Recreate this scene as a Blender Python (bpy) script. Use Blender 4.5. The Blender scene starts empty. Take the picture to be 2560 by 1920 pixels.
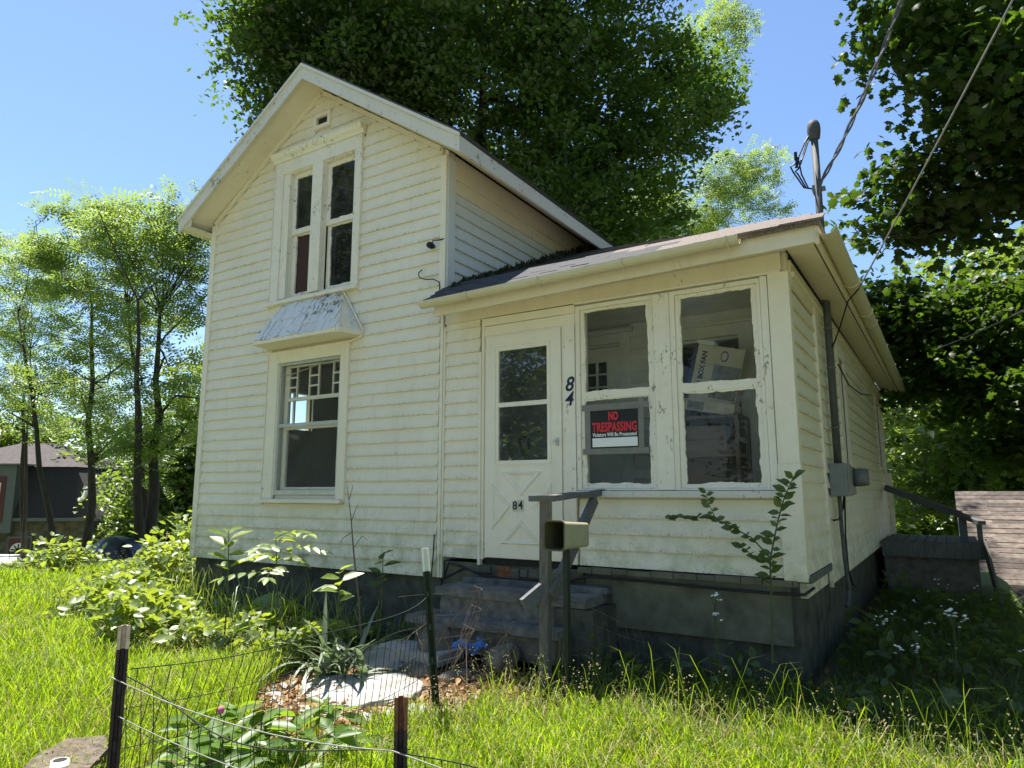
import bpy, bmesh, math, random
import numpy as np
from mathutils import Vector, Matrix, Quaternion

# ---------------------------------------------------------------- camera, sky, sun, exposure
sc = bpy.context.scene
COL = sc.collection
CAM = np.array([4.1015, -5.2792, 0.5999]); YAW = math.radians(32.1175); PITCH = math.radians(8.878); FPX = 1722.78
_F = np.array([-math.sin(YAW)*math.cos(PITCH), math.cos(YAW)*math.cos(PITCH), math.sin(PITCH)])
_R = np.array([math.cos(YAW), math.sin(YAW), 0.0]); _U = np.cross(_R, _F)
cam = bpy.data.cameras.new('camera'); cam.sensor_width = 36.0; cam.lens = 36.0*FPX/2560.0
cam.clip_start = 0.05; cam.clip_end = 800
cam_ob = bpy.data.objects.new('camera', cam); COL.objects.link(cam_ob)
cam_ob.matrix_world = Matrix(((_R[0], _U[0], -_F[0], CAM[0]), (_R[1], _U[1], -_F[1], CAM[1]), (_R[2], _U[2], -_F[2], CAM[2]), (0, 0, 0, 1)))
sc.camera = cam_ob
SUN = Vector((-0.34, 0.13, 1.0)).normalized()
world = bpy.data.worlds.new('World'); sc.world = world; world.use_nodes = True
wn = world.node_tree; wn.nodes.clear()
sky = wn.nodes.new('ShaderNodeTexSky'); sky.sky_type = 'NISHITA'; sky.sun_disc = False
sky.sun_elevation = math.asin(SUN.z); sky.sun_rotation = math.atan2(SUN.x, SUN.y)
sky.air_density = 1.0; sky.dust_density = 0.3; sky.ozone_density = 5.0
bg = wn.nodes.new('ShaderNodeBackground'); bg.inputs[1].default_value = 0.094
wo = wn.nodes.new('ShaderNodeOutputWorld')
wn.links.new(sky.outputs[0], bg.inputs[0]); wn.links.new(bg.outputs[0], wo.inputs[0])
sl = bpy.data.lights.new('sun', 'SUN'); sl.energy = 5.0; sl.angle = math.radians(0.5); sl.color = (1.0, 0.95, 0.86)
so = bpy.data.objects.new('sun', sl); COL.objects.link(so)
so.rotation_mode = 'QUATERNION'; so.rotation_quaternion = SUN.to_track_quat('Z', 'Y'); so.location = (0, 0, 30)
sc.view_settings.view_transform = 'Standard'; sc.view_settings.look = 'None'
sc.view_settings.exposure = 1.25; sc.view_settings.gamma = 1.0; sc.view_settings.use_curve_mapping = False

sc.cycles.max_bounces = 6; sc.cycles.diffuse_bounces = 3; sc.cycles.glossy_bounces = 2; sc.cycles.transmission_bounces = 4; sc.cycles.transparent_max_bounces = 8

# ---------------------------------------------------------------- helpers
rng = np.random.default_rng(84); random.seed(84)
ORG = {}
def at(u, v, axis, val):
    """world point where a sight line of the site survey meets the plane axis = val"""
    d = _F + _R*(u-1280)/FPX - _U*(v-960)/FPX
    return CAM + d*((val-CAM[axis])/d[axis])
def atd(u, v, D):
    return CAM + (_F + _R*(u-1280)/FPX - _U*(v-960)/FPX)*D
def inview(P, m=0.3):
    d = P-CAM; z = d@_F; z = np.where(z < .1, .1, z)
    x = (d@_R)/z*FPX/1280; y = (d@_U)/z*FPX/960
    return ((d@_F) > .3) & (np.abs(x) < 1+m) & (np.abs(y) < 1+m)
def tag(o, label=None, cat=None, group=None, kind=None):
    if label: o['label'] = label
    if cat: o['category'] = cat
    if group: o['group'] = group
    if kind: o['kind'] = kind
    return o
def thing(name, loc, label, cat, group=None):
    o = bpy.data.objects.new(name, None); o.empty_display_size = .1; COL.objects.link(o); o.location = loc
    ORG[o] = Vector(loc); return tag(o, label, cat, group)
def link(name, me, parent=None, loc=None):
    o = bpy.data.objects.new(name, me); COL.objects.link(o)
    if parent is not None:
        o.parent = parent; ORG[o] = ORG.get(parent, Vector((0, 0, 0)))
    else: ORG[o] = Vector((0, 0, 0))
    if loc is not None: o.location = loc
    return o
class MB:
    def __init__(s): s.v = []; s.f = []; s.m = []; s.cm = 0
    def add(s, vs, fs):
        n = len(s.v); s.v += [tuple(map(float, a)) for a in vs]; s.f += [tuple(n+i for i in f) for f in fs]; s.m += [s.cm]*len(fs); return s
    def box(s, x0, x1, y0, y1, z0, z1):
        return s.add([(x0,y0,z0),(x1,y0,z0),(x1,y1,z0),(x0,y1,z0),(x0,y0,z1),(x1,y0,z1),(x1,y1,z1),(x0,y1,z1)],
            [(0,3,2,1),(4,5,6,7),(0,1,5,4),(1,2,6,5),(2,3,7,6),(3,0,4,7)])
    def beam(s, a, b, w, h, up=(0,0,1)):
        a = Vector(a); b = Vector(b); d = (b-a).normalized(); up = Vector(up)
        r = d.cross(up)
        if r.length < 1e-4: r = d.cross(Vector((1,0,0)))
        r.normalize(); u = r.cross(d).normalized(); r *= w/2; u *= h/2
        vs = [p+i*r+j*u for p in (a, b) for i, j in ((-1,-1),(1,-1),(1,1),(-1,1))]
        return s.add(vs, [(0,1,2,3),(7,6,5,4),(0,4,5,1),(1,5,6,2),(2,6,7,3),(3,7,4,0)])
    def prism(s, poly, vec):
        n = len(poly); v = Vector(vec); a = [Vector(p) for p in poly]
        return s.add(a+[p+v for p in a], [tuple(range(n))[::-1], tuple(range(n, 2*n))]+[(i, (i+1) % n, n+(i+1) % n, n+i) for i in range(n)])
    def tube(s, pts, r, n=6, cap=True):
        pts = [Vector(p) for p in pts]; k = len(pts); rs = r if hasattr(r, '__len__') else [r]*k
        vs = []; prev = None
        for i, p in enumerate(pts):
            t = (pts[min(i+1, k-1)]-pts[max(i-1, 0)])
            t = t.normalized() if t.length > 1e-9 else Vector((0,0,1))
            if prev is None:
                a = t.orthogonal().normalized()
            else:
                a = prev-t*prev.dot(t); a = a.normalized() if a.length > 1e-6 else t.orthogonal().normalized()
            prev = a; b = t.cross(a)
            vs += [p+(a*math.cos(2*math.pi*j/n)+b*math.sin(2*math.pi*j/n))*rs[i] for j in range(n)]
        fs = [(i*n+j, i*n+(j+1) % n, (i+1)*n+(j+1) % n, (i+1)*n+j) for i in range(k-1) for j in range(n)]
        if cap: fs += [tuple(range(n))[::-1], tuple((k-1)*n+j for j in range(n))]
        return s.add(vs, fs)
    def lathe(s, prof, c, axis='z', n=16):
        vs = []; k = len(prof); c = Vector(c)
        for r, h in prof:
            for j in range(n):
                a = 2*math.pi*j/n; x, y = r*math.cos(a), r*math.sin(a)
                vs.append(c+Vector({'z': (x,y,h), 'y': (x,h,y), 'x': (h,x,y)}[axis]))
        fs = [(i*n+j, i*n+(j+1) % n, (i+1)*n+(j+1) % n, (i+1)*n+j) for i in range(k-1) for j in range(n)]
        fs += [tuple(range(n)), tuple((k-1)*n+j for j in range(n))]
        return s.add(vs, fs)
    def mesh(s, name, mats, org=(0,0,0), smooth=False):
        me = bpy.data.meshes.new(name); o = Vector(org)
        me.from_pydata([(a[0]-o[0], a[1]-o[1], a[2]-o[2]) for a in s.v], [], s.f)
        for m in (mats if isinstance(mats, (list, tuple)) else [mats]): me.materials.append(m)
        if any(s.m): me.polygons.foreach_set('material_index', s.m)
        if smooth: me.polygons.foreach_set('use_smooth', [True]*len(s.f))
        bm = bmesh.new(); bm.from_mesh(me); bmesh.ops.recalc_face_normals(bm, faces=bm.faces); bm.to_mesh(me); bm.free()
        return me
    def build(s, name, mats, parent=None, smooth=False):
        org = ORG.get(parent, Vector((0,0,0))) if parent is not None else Vector((0,0,0))
        return link(name, s.mesh(name, mats, org, smooth), parent)
def bevel(o, w=.006, seg=2):
    m = o.modifiers.new('bevel', 'BEVEL'); m.width = w; m.segments = seg; m.limit_method = 'ANGLE'; m.angle_limit = math.radians(50); return o
def npmesh(name, verts, faces, mat, parent=None, org=None, smooth=False):
    """fast mesh from numpy arrays, faces (n,3) or (n,4)"""
    me = bpy.data.meshes.new(name); nv = len(verts); nf, k = faces.shape
    if org is not None: verts = verts-np.array(org)
    me.vertices.add(nv); me.vertices.foreach_set('co', np.ascontiguousarray(verts, np.float32).ravel())
    me.loops.add(nf*k); me.loops.foreach_set('vertex_index', np.ascontiguousarray(faces, np.int32).ravel())
    me.polygons.add(nf); me.polygons.foreach_set('loop_start', np.arange(0, nf*k, k, dtype=np.int32))
    me.polygons.foreach_set('loop_total', np.full(nf, k, np.int32))
    me.update(calc_edges=True)
    if smooth: me.polygons.foreach_set('use_smooth', np.ones(nf, bool))
    me.materials.append(mat)
    return link(name, me, parent)
def bar(parent, name, mat, *b):
    return MB().box(*b).build(name, mat, parent)

# ---------------------------------------------------------------- materials
def new_mat(name):
    m = bpy.data.materials.new(name); m.use_nodes = True; t = m.node_tree; t.nodes.clear()
    out = t.nodes.new('ShaderNodeOutputMaterial'); return m, t, out
def N(t, typ, **kw):
    n = t.nodes.new(typ)
    for k, v in kw.items():
        if k[0] == 'i' and k[1:].isdigit(): n.inputs[int(k[1:])].default_value = v
        else: setattr(n, k, v)
    return n
def noise(t, scale, detail=4, rough=.55, vec=None, dist=0):
    n = N(t, 'ShaderNodeTexNoise'); n.inputs['Scale'].default_value = scale; n.inputs['Detail'].default_value = detail
    n.inputs['Roughness'].default_value = rough; n.inputs['Distortion'].default_value = dist
    if vec is None: vec = N(t, 'ShaderNodeNewGeometry').outputs['Position']
    t.links.new(vec, n.inputs['Vector']); return n.outputs['Fac']
def ramp(t, fac, stops):
    r = N(t, 'ShaderNodeValToRGB'); e = r.color_ramp.elements
    while len(e) < len(stops): e.new(.5)
    for i, (p, c) in enumerate(stops):
        e[i].position = p; e[i].color = (c, c, c, 1) if not hasattr(c, '__len__') else (*c, 1)
    t.links.new(fac, r.inputs[0]); return r.outputs[0]
def mix(t, fac, a, b, blend='MIX'):
    m = N(t, 'ShaderNodeMix', data_type='RGBA', blend_type=blend)
    if hasattr(fac, 'is_output'): t.links.new(fac, m.inputs[0])
    else: m.inputs[0].default_value = fac
    for s, i in ((a, 6), (b, 7)):
        if hasattr(s, 'is_output'): t.links.new(s, m.inputs[i])
        else: m.inputs[i].default_value = (*s, 1) if len(s) == 3 else s
    return m.outputs[2]
def math_(t, op, a, b=0.0):
    m = N(t, 'ShaderNodeMath', operation=op)
    for s, i in ((a, 0), (b, 1)):
        if hasattr(s, 'is_output'): t.links.new(s, m.inputs[i])
        else: m.inputs[i].default_value = s
    return m.outputs[0]
def stretch(t, sx, sy, sz):
    g = N(t, 'ShaderNodeNewGeometry'); v = N(t, 'ShaderNodeVectorMath', operation='MULTIPLY')
    v.inputs[1].default_value = (sx, sy, sz); t.links.new(g.outputs['Position'], v.inputs[0]); return v.outputs[0]
def bsdf(t, out, col, rough=.6, bump=None, bstr=.3, bdist=.01, metal=0, spec=.5):
    b = N(t, 'ShaderNodeBsdfPrincipled'); b.inputs['Roughness'].default_value = rough; b.inputs['Metallic'].default_value = metal
    b.inputs['Specular IOR Level'].default_value = spec
    if hasattr(col, 'is_output'): t.links.new(col, b.inputs['Base Color'])
    else: b.inputs['Base Color'].default_value = (*col, 1)
    if bump is not None:
        bp = N(t, 'ShaderNodeBump'); bp.inputs['Strength'].default_value = bstr; bp.inputs['Distance'].default_value = bdist
        t.links.new(bump, bp.inputs['Height']); t.links.new(bp.outputs[0], b.inputs['Normal'])
    t.links.new(b.outputs[0], out.inputs[0]); return b
def simple(name, col, rough=.6, var=.15, scale=14, bump=.2, metal=0, spec=.4, vec=None):
    m, t, out = new_mat(name); n = noise(t, scale, 5, .6, stretch(t, *vec) if vec else None)
    lo = tuple(c*(1-var) for c in col); hi = tuple(min(1, c*(1+var)) for c in col)
    bsdf(t, out, ramp(t, n, [(.3, lo), (.7, hi)]), rough, n, bump, .01, metal, spec); return m
def paint(name, base, peel=.0, algae=True, speck=.5, wood=(.17,.14,.11), rough=.55, lap=False):
    """old white paint: grime, specks, algae low on the wall, flaking to grey wood"""
    m, t, out = new_mat(name)
    g = N(t, 'ShaderNodeNewGeometry'); sep = N(t, 'ShaderNodeSeparateXYZ'); t.links.new(g.outputs['Position'], sep.inputs[0])
    big = noise(t, 1.3, 5, .6); med = noise(t, 9, 5, .65)
    c = mix(t, ramp(t, big, [(.35, 0.), (.7, .55)]), base, tuple(b*k for b, k in zip(base, (.90,.87,.80))))
    c = mix(t, ramp(t, med, [(.45, 0.), (.75, .35)]), c, tuple(b*k for b, k in zip(base, (.82,.80,.74))))
    st = noise(t, 6, 4, .6, stretch(t, 1.6, 1.6, .22))
    c = mix(t, ramp(t, st, [(.55, 0.), (.85, .3)]), c, (.50,.44,.28))
    sp = noise(t, 55, 3, .7); sp2 = noise(t, 3.5, 3, .5)
    spk = math_(t, 'MULTIPLY', ramp(t, sp, [(.66, 0.), (.71, 1.)]), ramp(t, sp2, [(.45, 0.), (.65, 1.)]))
    c = mix(t, math_(t, 'MULTIPLY', spk, speck), c, (.07,.06,.045))
    if algae:
        low = N(t, 'ShaderNodeMapRange'); low.inputs[1].default_value = .55; low.inputs[2].default_value = -.25
        t.links.new(sep.outputs[2], low.inputs[0])
        al = math_(t, 'MULTIPLY', low.outputs[0], ramp(t, noise(t, 5, 6, .7), [(.42, 0.), (.62, .8)]))
        c = mix(t, al, c, (.34,.37,.16))
        bk = math_(t, 'MULTIPLY', low.outputs[0], ramp(t, noise(t, 26, 6, .75, stretch(t, .6, 1, 1.6)), [(.58, 0.), (.66, .8)]))
        c = mix(t, bk, c, (.13,.14,.10))
    if lap:   # grime and mould specks caught on the lower edge of each board
        tc = N(t, 'ShaderNodeTexCoord'); sp_ = N(t, 'ShaderNodeSeparateXYZ'); t.links.new(tc.outputs['Object'], sp_.inputs[0])
        ed = N(t, 'ShaderNodeMapRange'); ed.inputs[1].default_value = .030; ed.inputs[2].default_value = .004; t.links.new(sp_.outputs[2], ed.inputs[0])
        e1 = math_(t, 'MULTIPLY', math_(t, 'MULTIPLY', ed.outputs[0], ramp(t, noise(t, 1.4, 4, .6), [(.36, .12), (.62, 1.)])), ramp(t, noise(t, 40, 5, .75), [(.52, 0.), (.64, .95)]))
        c = mix(t, e1, c, (.12,.10,.06))
        ed2 = N(t, 'ShaderNodeMapRange'); ed2.inputs[1].default_value = .07; ed2.inputs[2].default_value = .0; t.links.new(sp_.outputs[2], ed2.inputs[0])
        c = mix(t, math_(t, 'MULTIPLY', ed2.outputs[0], ramp(t, noise(t, 3, 4, .6), [(.35, .0), (.7, .35)])), c, (.58,.52,.38))
    h = med
    if peel > 0:
        pn = noise(t, 16, 9, .74, stretch(t, 1.6, 1.6, .8), .8); pw = noise(t, 2.2, 3, .5)
        pn = math_(t, 'ADD', math_(t, 'MULTIPLY', pn, .75), math_(t, 'MULTIPLY', pw, .25))
        pf = ramp(t, pn, [(.645-peel*.12, 0.), (.66-peel*.12, 1.)])
        wd = noise(t, 40, 4, .6, stretch(t, .15, 1, 1))
        c = mix(t, pf, c, ramp(t, wd, [(.3, tuple(w*.6 for w in wood)), (.7, tuple(w*1.5 for w in wood))]))
        h = math_(t, 'SUBTRACT', med, math_(t, 'MULTIPLY', pf, .8))
    bsdf(t, out, c, rough, h, .35, .004); return m
WHITE = (.86,.785,.635)
M = {}
M['siding'] = paint('white_siding_paint', WHITE, 0, True, .8, lap=True)
M['trim'] = paint('white_trim_paint', (.87,.79,.635), .06, True, .55)
M['flaky'] = paint('flaking_window_paint', (.86,.79,.655), .55, False, .5, wood=(.33,.29,.23))
M['peel'] = paint('peeling_fascia_paint', (.72,.67,.58), .5, False, .8)
M['shake'] = paint('peeling_shake_paint', (.74,.74,.73), .9, False, .3, wood=(.20,.18,.15))
M['soffit'] = paint('soffit_paint', (.79,.70,.53), .2, False, .5)
M['door'] = paint('storm_door_enamel', (.87,.80,.66), 0, False, .12, rough=.35)
M['shadewhite'] = paint('shade_blue_siding', (.72,.73,.72), 0, False, .6, lap=True)  # white siding with the side wall's bluish shade put into its colour
M['gutter'] = paint('stained_gutter', (.64,.58,.40), .25, False, .8)
M['skirt'] = simple('beige_skirt_paint', (.125,.12,.082), .8, .4, 5, .5)
M['found'] = simple('painted_foundation', (.075,.073,.055), .9, .55, 6, .9)
M['shingle'] = simple('dark_asphalt_shingle', (.055,.055,.06), .9, .45, 60, .5)
M['shingle_lit'] = simple('sunlit_pinkish_shingle', (.17,.14,.125), .9, .4, 60, .5)
M['moss'] = simple('moss', (.03,.035,.02), .95, .5, 50, .8)
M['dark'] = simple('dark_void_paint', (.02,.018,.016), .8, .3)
M['inwall'] = simple('interior_plaster', (.16,.13,.10), .8, .3, 3)
M['inwhite'] = simple('interior_white_paint', (.72,.69,.60), .6, .12, 4)
M['floor'] = simple('interior_floorboards', (.16,.10,.06), .6, .3, 8, .2, vec=(.4,6,1))
M['curtain'] = simple('brown_curtain', (.06,.03,.025), .9, .35, 20, .4, vec=(6,6,.3))
M['steel'] = simple('weathered_grey_metal', (.16,.17,.165), .6, .25, 12, .1, .2)
M['conduit'] = simple('grey_conduit', (.085,.09,.088), .7, .25, 10, .1, 0)
M['meterbox'] = simple('meter_box_paint', (.20,.215,.205), .5, .12, 8, .1)
M['black'] = simple('black_rubber', (.012,.012,.013), .5, .3, 20)
M['cable'] = simple('grey_cable', (.10,.10,.11), .5, .3, 30)
M['cable2'] = simple('bleached_cable', (.20,.19,.18), .6, .2, 30)
M['navy'] = simple('navy_blue_enamel', (.012,.02,.07), .35, .1)
M['red'] = simple('sign_red', (.72,.03,.05), .45, .05)
M['signblack'] = simple('sign_black', (.012,.012,.014), .4, .1)
M['signwhite'] = simple('sign_white', (.82,.82,.78), .45, .04)
M['tape'] = simple('grey_duct_tape', (.20,.19,.165), .4, .12, 18, .3)
M['plate'] = simple('pale_number_plate', (.62,.60,.48), .5, .1)
M['greywood'] = simple('weathered_grey_wood', (.13,.125,.11), .85, .35, 12, .5, vec=(6,6,.8))
M['railwood'] = simple('grey_painted_rail_wood', (.125,.13,.135), .75, .35, 14, .5, vec=(8,1.2,8))
M['olive'] = simple('olive_beige_plastic', (.38,.36,.23), .5, .08, 9)
M['olivedark'] = simple('tube_inside', (.10,.09,.04), .7, .1)
M['conc'] = simple('weathered_concrete', (.17,.155,.135), .95, .45, 12, .9)
M['pave'] = simple('light_bounce_pavement', (.46,.44,.40), .9, .15, 3, .3)
M['kerb'] = simple('lichened_brown_concrete', (.125,.10,.075), .95, .6, 22, 1.0)
M['concblue'] = simple('blue_grey_step_paint', (.125,.125,.115), .9, .5, 8, .8)
M['stone'] = simple('rough_brown_stone', (.15,.13,.10), .95, .45, 8, .9)
M['slab'] = simple('pale_slate_flagstone', (.32,.315,.30), .85, .3, 5, .35)
M['carton'] = simple('cardboard', (.62,.55,.40), .8, .1, 6)
M['cartondark'] = simple('carton_print_grey', (.22,.20,.17), .8, .4, 30)
M['blueplastic'] = simple('blue_plastic_film', (.05,.16,.42), .3, .3, 30, .5)
M['rust'] = simple('rusty_steel', (.16,.07,.03), .85, .5, 25, .6)
M['postgreen'] = simple('dark_green_post_paint', (.02,.03,.022), .55, .3, 20)
M['postbrown'] = simple('dark_brown_post_paint', (.03,.018,.013), .6, .4, 20)
M['posttip'] = simple('bare_white_post_tip', (.52,.42,.29), .8, .35, 22, .5)
M['wire'] = simple('rusty_fence_wire', (.10,.08,.065), .7, .4, 40, 0, .3)
M['wiredark'] = simple('dark_green_wire', (.018,.03,.025), .6, .3, 40)
M['rope'] = simple('pale_frayed_rope', (.30,.29,.24), .8, .2, 40)
M['aluminium'] = simple('aluminium_frame', (.55,.56,.53), .4, .1, 10, .05, .4)
M['vehicle'] = simple('white_car_paint', (.80,.81,.82), .25, .03, 3, 0)
M['tyre'] = simple('tyre_rubber', (.02,.02,.02), .8, .2)
M['nbshingle'] = simple('neighbour_dark_shingle', (.028,.024,.026), .9, .4, 18, .5)
M['nbroof'] = simple('neighbour_brown_roof', (.075,.062,.058), .9, .35, 6, .5)
M['nbstone'] = simple('neighbour_stone', (.10,.08,.06), .9, .6, 3.2, .7)
M['nbsiding'] = simple('neighbour_grey_siding', (.11,.115,.125), .6, .06, 3)
M['maroon'] = simple('maroon_paint', (.10,.02,.025), .5, .15)
M['purewhite'] = simple('white_frame_paint', (.80,.80,.78), .5, .05)
M['barkd'] = simple('dark_bark', (.045,.037,.03), .95, .4, 16, 1.0, vec=(1,1,.25))
M['barkg'] = simple('grey_brown_bark', (.085,.07,.055), .95, .4, 14, 1.0, vec=(1,1,.25))
M['stem'] = simple('green_stem', (.07,.09,.03), .7, .3, 20)
M['twig'] = simple('dry_twig', (.16,.12,.09), .9, .3, 20)
M['pot_white'] = simple('petal_white', (.85,.85,.83), .6, .05, 9)
M['pink'] = simple('petal_pink', (.62,.16,.25), .6, .2, 9)
def glass(name, tint=(.93,.95,.94), dust=.035, refl=1.0, f0=.022):
    m, t, out = new_mat(name)
    tr = N(t, 'ShaderNodeBsdfTransparent'); tr.inputs[0].default_value = (*tint, 1)
    gl = N(t, 'ShaderNodeBsdfGlossy'); gl.inputs['Roughness'].default_value = .015; gl.inputs[0].default_value = (refl, refl, refl, 1)
    lw = N(t, 'ShaderNodeLayerWeight'); lw.inputs[0].default_value = .5
    fr = math_(t, 'ADD', math_(t, 'MULTIPLY', math_(t, 'POWER', lw.outputs['Facing'], 5.0), .85), f0)
    mx = N(t, 'ShaderNodeMixShader'); t.links.new(fr, mx.inputs[0]); t.links.new(tr.outputs[0], mx.inputs[1]); t.links.new(gl.outputs[0], mx.inputs[2])
    df = N(t, 'ShaderNodeBsdfDiffuse'); df.inputs[0].default_value = (.55,.55,.5,1)
    d = ramp(t, noise(t, 4, 6, .7, dist=.4), [(.35, dust*.4), (.75, dust*2)])
    mx2 = N(t, 'ShaderNodeMixShader'); t.links.new(d, mx2.inputs[0]); t.links.new(mx.outputs[0], mx2.inputs[1]); t.links.new(df.outputs[0], mx2.inputs[2])
    t.links.new(mx2.outputs[0], out.inputs[0]); return m
M['glass'] = glass('old_window_glass'); M['dirty'] = glass('dusty_window_glass', (.40,.41,.40), .05)
M['doorglass'] = glass('storm_door_glass', (.42,.47,.52), .05, 1.0, .13)
M['vanglass'] = glass('van_tinted_glass', (.06,.07,.10), .03)
def leafmat(name, refl, trans, mixf=.45, var=.35, scale=2.2, gloss=.1):
    m, t, out = new_mat(name)
    n = noise(t, scale, 3, .6); n2 = noise(t, 40, 1, .5)
    v = math_(t, 'ADD', math_(t, 'MULTIPLY', n, .6), math_(t, 'MULTIPLY', n2, .4))
    def cr(c): return ramp(t, v, [(.3, tuple(k*(1-var) for k in c)), (.7, (min(1, c[0]*(1+var*1.3)), min(1, c[1]*(1+var)), c[2]*(1+var*.5)))])
    d = N(t, 'ShaderNodeBsdfDiffuse'); t.links.new(cr(refl), d.inputs[0])
    tr = N(t, 'ShaderNodeBsdfTranslucent'); t.links.new(cr(trans), tr.inputs[0])
    mx = N(t, 'ShaderNodeMixShader', i0=mixf); t.links.new(d.outputs[0], mx.inputs[1]); t.links.new(tr.outputs[0], mx.inputs[2])
    g = N(t, 'ShaderNodeBsdfGlossy'); g.inputs['Roughness'].default_value = .45; g.inputs[0].default_value = (1, 1, 1, 1)
    mx2 = N(t, 'ShaderNodeMixShader', i0=gloss*.5); t.links.new(mx.outputs[0], mx2.inputs[1]); t.links.new(g.outputs[0], mx2.inputs[2])
    t.links.new(mx2.outputs[0], out.inputs[0]); return m
M['maple'] = leafmat('maple_leaf', (.034,.065,.010), (.15,.28,.016), .42)
M['locust'] = leafmat('locust_leaf', (.10,.155,.04), (.31,.45,.08), .55)
M['maple2'] = leafmat('near_maple_leaf', (.035,.065,.012), (.115,.22,.016), .40, .3, 3, .04)
M['woods'] = leafmat('woods_leaf', (.07,.11,.025), (.24,.36,.04), .5)
M['grass'] = leafmat('grass_blade', (.135,.225,.014), (.41,.60,.02), .5, .35, 1.6, .03)
M['straw'] = leafmat('dead_straw', (.36,.30,.15), (.30,.25,.10), .35, .3, 6, .02)
M['grassdry'] = leafmat('grass_seed', (.32,.30,.16), (.36,.34,.16), .4, .3, 6, .02)
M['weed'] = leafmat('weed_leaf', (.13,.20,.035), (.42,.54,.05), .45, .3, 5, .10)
M['shadeleaf'] = leafmat('shaded_weed_leaf', (.06,.10,.025), (.2,.3,.04), .4, .35, 5, .06)  # weed leaf darkened in colour for plants standing in shade
M['iris'] = leafmat('iris_blade', (.15,.20,.12), (.20,.30,.12), .3, .25, 6, .14)
M['peony'] = leafmat('peony_leaf', (.08,.16,.02), (.30,.48,.03), .45, .25, 5, .06)
M['litter'] = leafmat('dead_leaf', (.33,.22,.12), (.2,.12,.05), .2, .5, 9, .03)
def ground_mat():
    m, t, out = new_mat('yard_soil')
    n = noise(t, 1.2, 5, .6); n2 = noise(t, 14, 6, .7)
    c = mix(t, n2, (.05,.038,.024), (.15,.115,.075))
    g = N(t, 'ShaderNodeNewGeometry'); sp = N(t, 'ShaderNodeVectorMath', operation='LENGTH'); t.links.new(g.outputs['Position'], sp.inputs[0])
    c = mix(t, ramp(t, n, [(.42, 0.), (.58, .7)]), c, (.07,.10,.02))
    far = N(t, 'ShaderNodeMapRange'); far.inputs[1].default_value = 5.5; far.inputs[2].default_value = 9.0; t.links.new(sp.outputs['Value'], far.inputs[0])
    c = mix(t, far.outputs[0], c, mix(t, n2, (.09,.13,.025), (.17,.22,.05)))
    bsdf(t, out, c, .95, n2, .9, .03); return m
M['ground'] = ground_mat()
# ---------------------------------------------------------------- ground
def sstep(a): a = np.clip(a, 0, 1); return a*a*(3-2*a)
def gh(x, y):
    x = np.asarray(x, float); y = np.asarray(y, float)
    z = -.78 + .03*np.sin(x*1.7+y)*np.cos(y*1.3-.5*x)
    z = z - 2.3*sstep((-8.2-x)/9.0)
    z = z - 1.5*sstep((x-4.55)/1.2)*sstep((y-1.6)/2.0)
    z = z - 1.2*sstep((y-9)/12.0)*sstep((x+12)/6)
    z = z - .25*sstep((-3.4-y)/1.2)
    z = z + .05*np.exp(-((x+2)**2)/6-((y+.5)**2)/.5)
    return z
def grid_axis(lo, hi, fine_lo, fine_hi, step, grow=1.25):
    a = list(np.arange(fine_lo, fine_hi+1e-6, step)); s = step
    while a[-1] < hi: s *= grow; a.append(a[-1]+s)
    s = step
    while a[0] > lo: s *= grow; a.insert(0, a[0]-s)
    return np.array(a)
gx = grid_axis(-260, 260, -12, 8, .2); gy = grid_axis(-260, 260, -6, 9, .2)
GX, GY = np.meshgrid(gx, gy); GZ = gh(GX, GY)
gv = np.stack([GX, GY, GZ], -1).reshape(-1, 3); nx, ny = len(gx), len(gy)
ii = (np.arange(ny-1)[:, None]*nx+np.arange(nx-1)[None, :]).ravel()
ground = npmesh('ground', gv, np.stack([ii, ii+1, ii+nx+1, ii+nx], 1), M['ground'], smooth=True); tag(ground, 'dark bare soil of the overgrown yard', 'ground', kind='structure')

rd = tag(MB().add([(-120,-14.5,-1.015),(120,-14.5,-1.015),(120,-7.6,-1.015),(-120,-7.6,-1.015)], [(0,1,2,3)]).build('road', simple('worn_asphalt', (.17,.165,.155), .9, .2, 4, .4), None), 'unseen street before the house, added to bounce light onto it', 'road', kind='structure')  # unseen road surface, added for the light it bounces at the front
for k_ in range(24):
    o = bar(None, 'pavement', M['pave'], -19+k_*1.5, -19+k_*1.5+1.488, -7.5, -5.9, -1.2, -1.0+.004*(k_ % 3)); tag(o, 'unseen pale pavement slab added to bounce light at the house', 'pavement', kind='structure')  # unseen slabs, made pale to bounce light onto the facade

# ---------------------------------------------------------------- shared pieces
def clap_mesh(name, mat, h=.1285):
    mb = MB(); prof = [(-.020, 0), (.016, 0), (.014, h+.018), (.002, h+.018)]; n = 1
    vs = [(x, y, z) for x in (0, 1) for y, z in prof]
    mb.add(vs, [(3,2,1,0),(4,5,6,7),(0,1,5,4),(1,2,6,5),(2,3,7,6),(3,0,4,7)])
    return mb.mesh(name, mat)
CLAP = clap_mesh('clapboard', M['siding']); CLAPB = clap_mesh('clapboard_bluish', M['shadewhite']); CLAPI = clap_mesh('clapboard_inside', M['inwhite'])
def clap(parent, me, x, y, z, length, rot=0, sag=.005, hs=1.0):
    if length < .03: return
    o = link('clapboard', me, parent, Vector((x, y+(random.uniform(-.002,.002) if rot == 0 else 0), z+random.uniform(-.002,.002)))-ORG[parent])
    o.scale = (length, random.uniform(.9,1.15), hs); o.rotation_euler = (random.uniform(-.02, .006), random.uniform(-sag, sag)/max(length, .4), rot); return o
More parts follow.
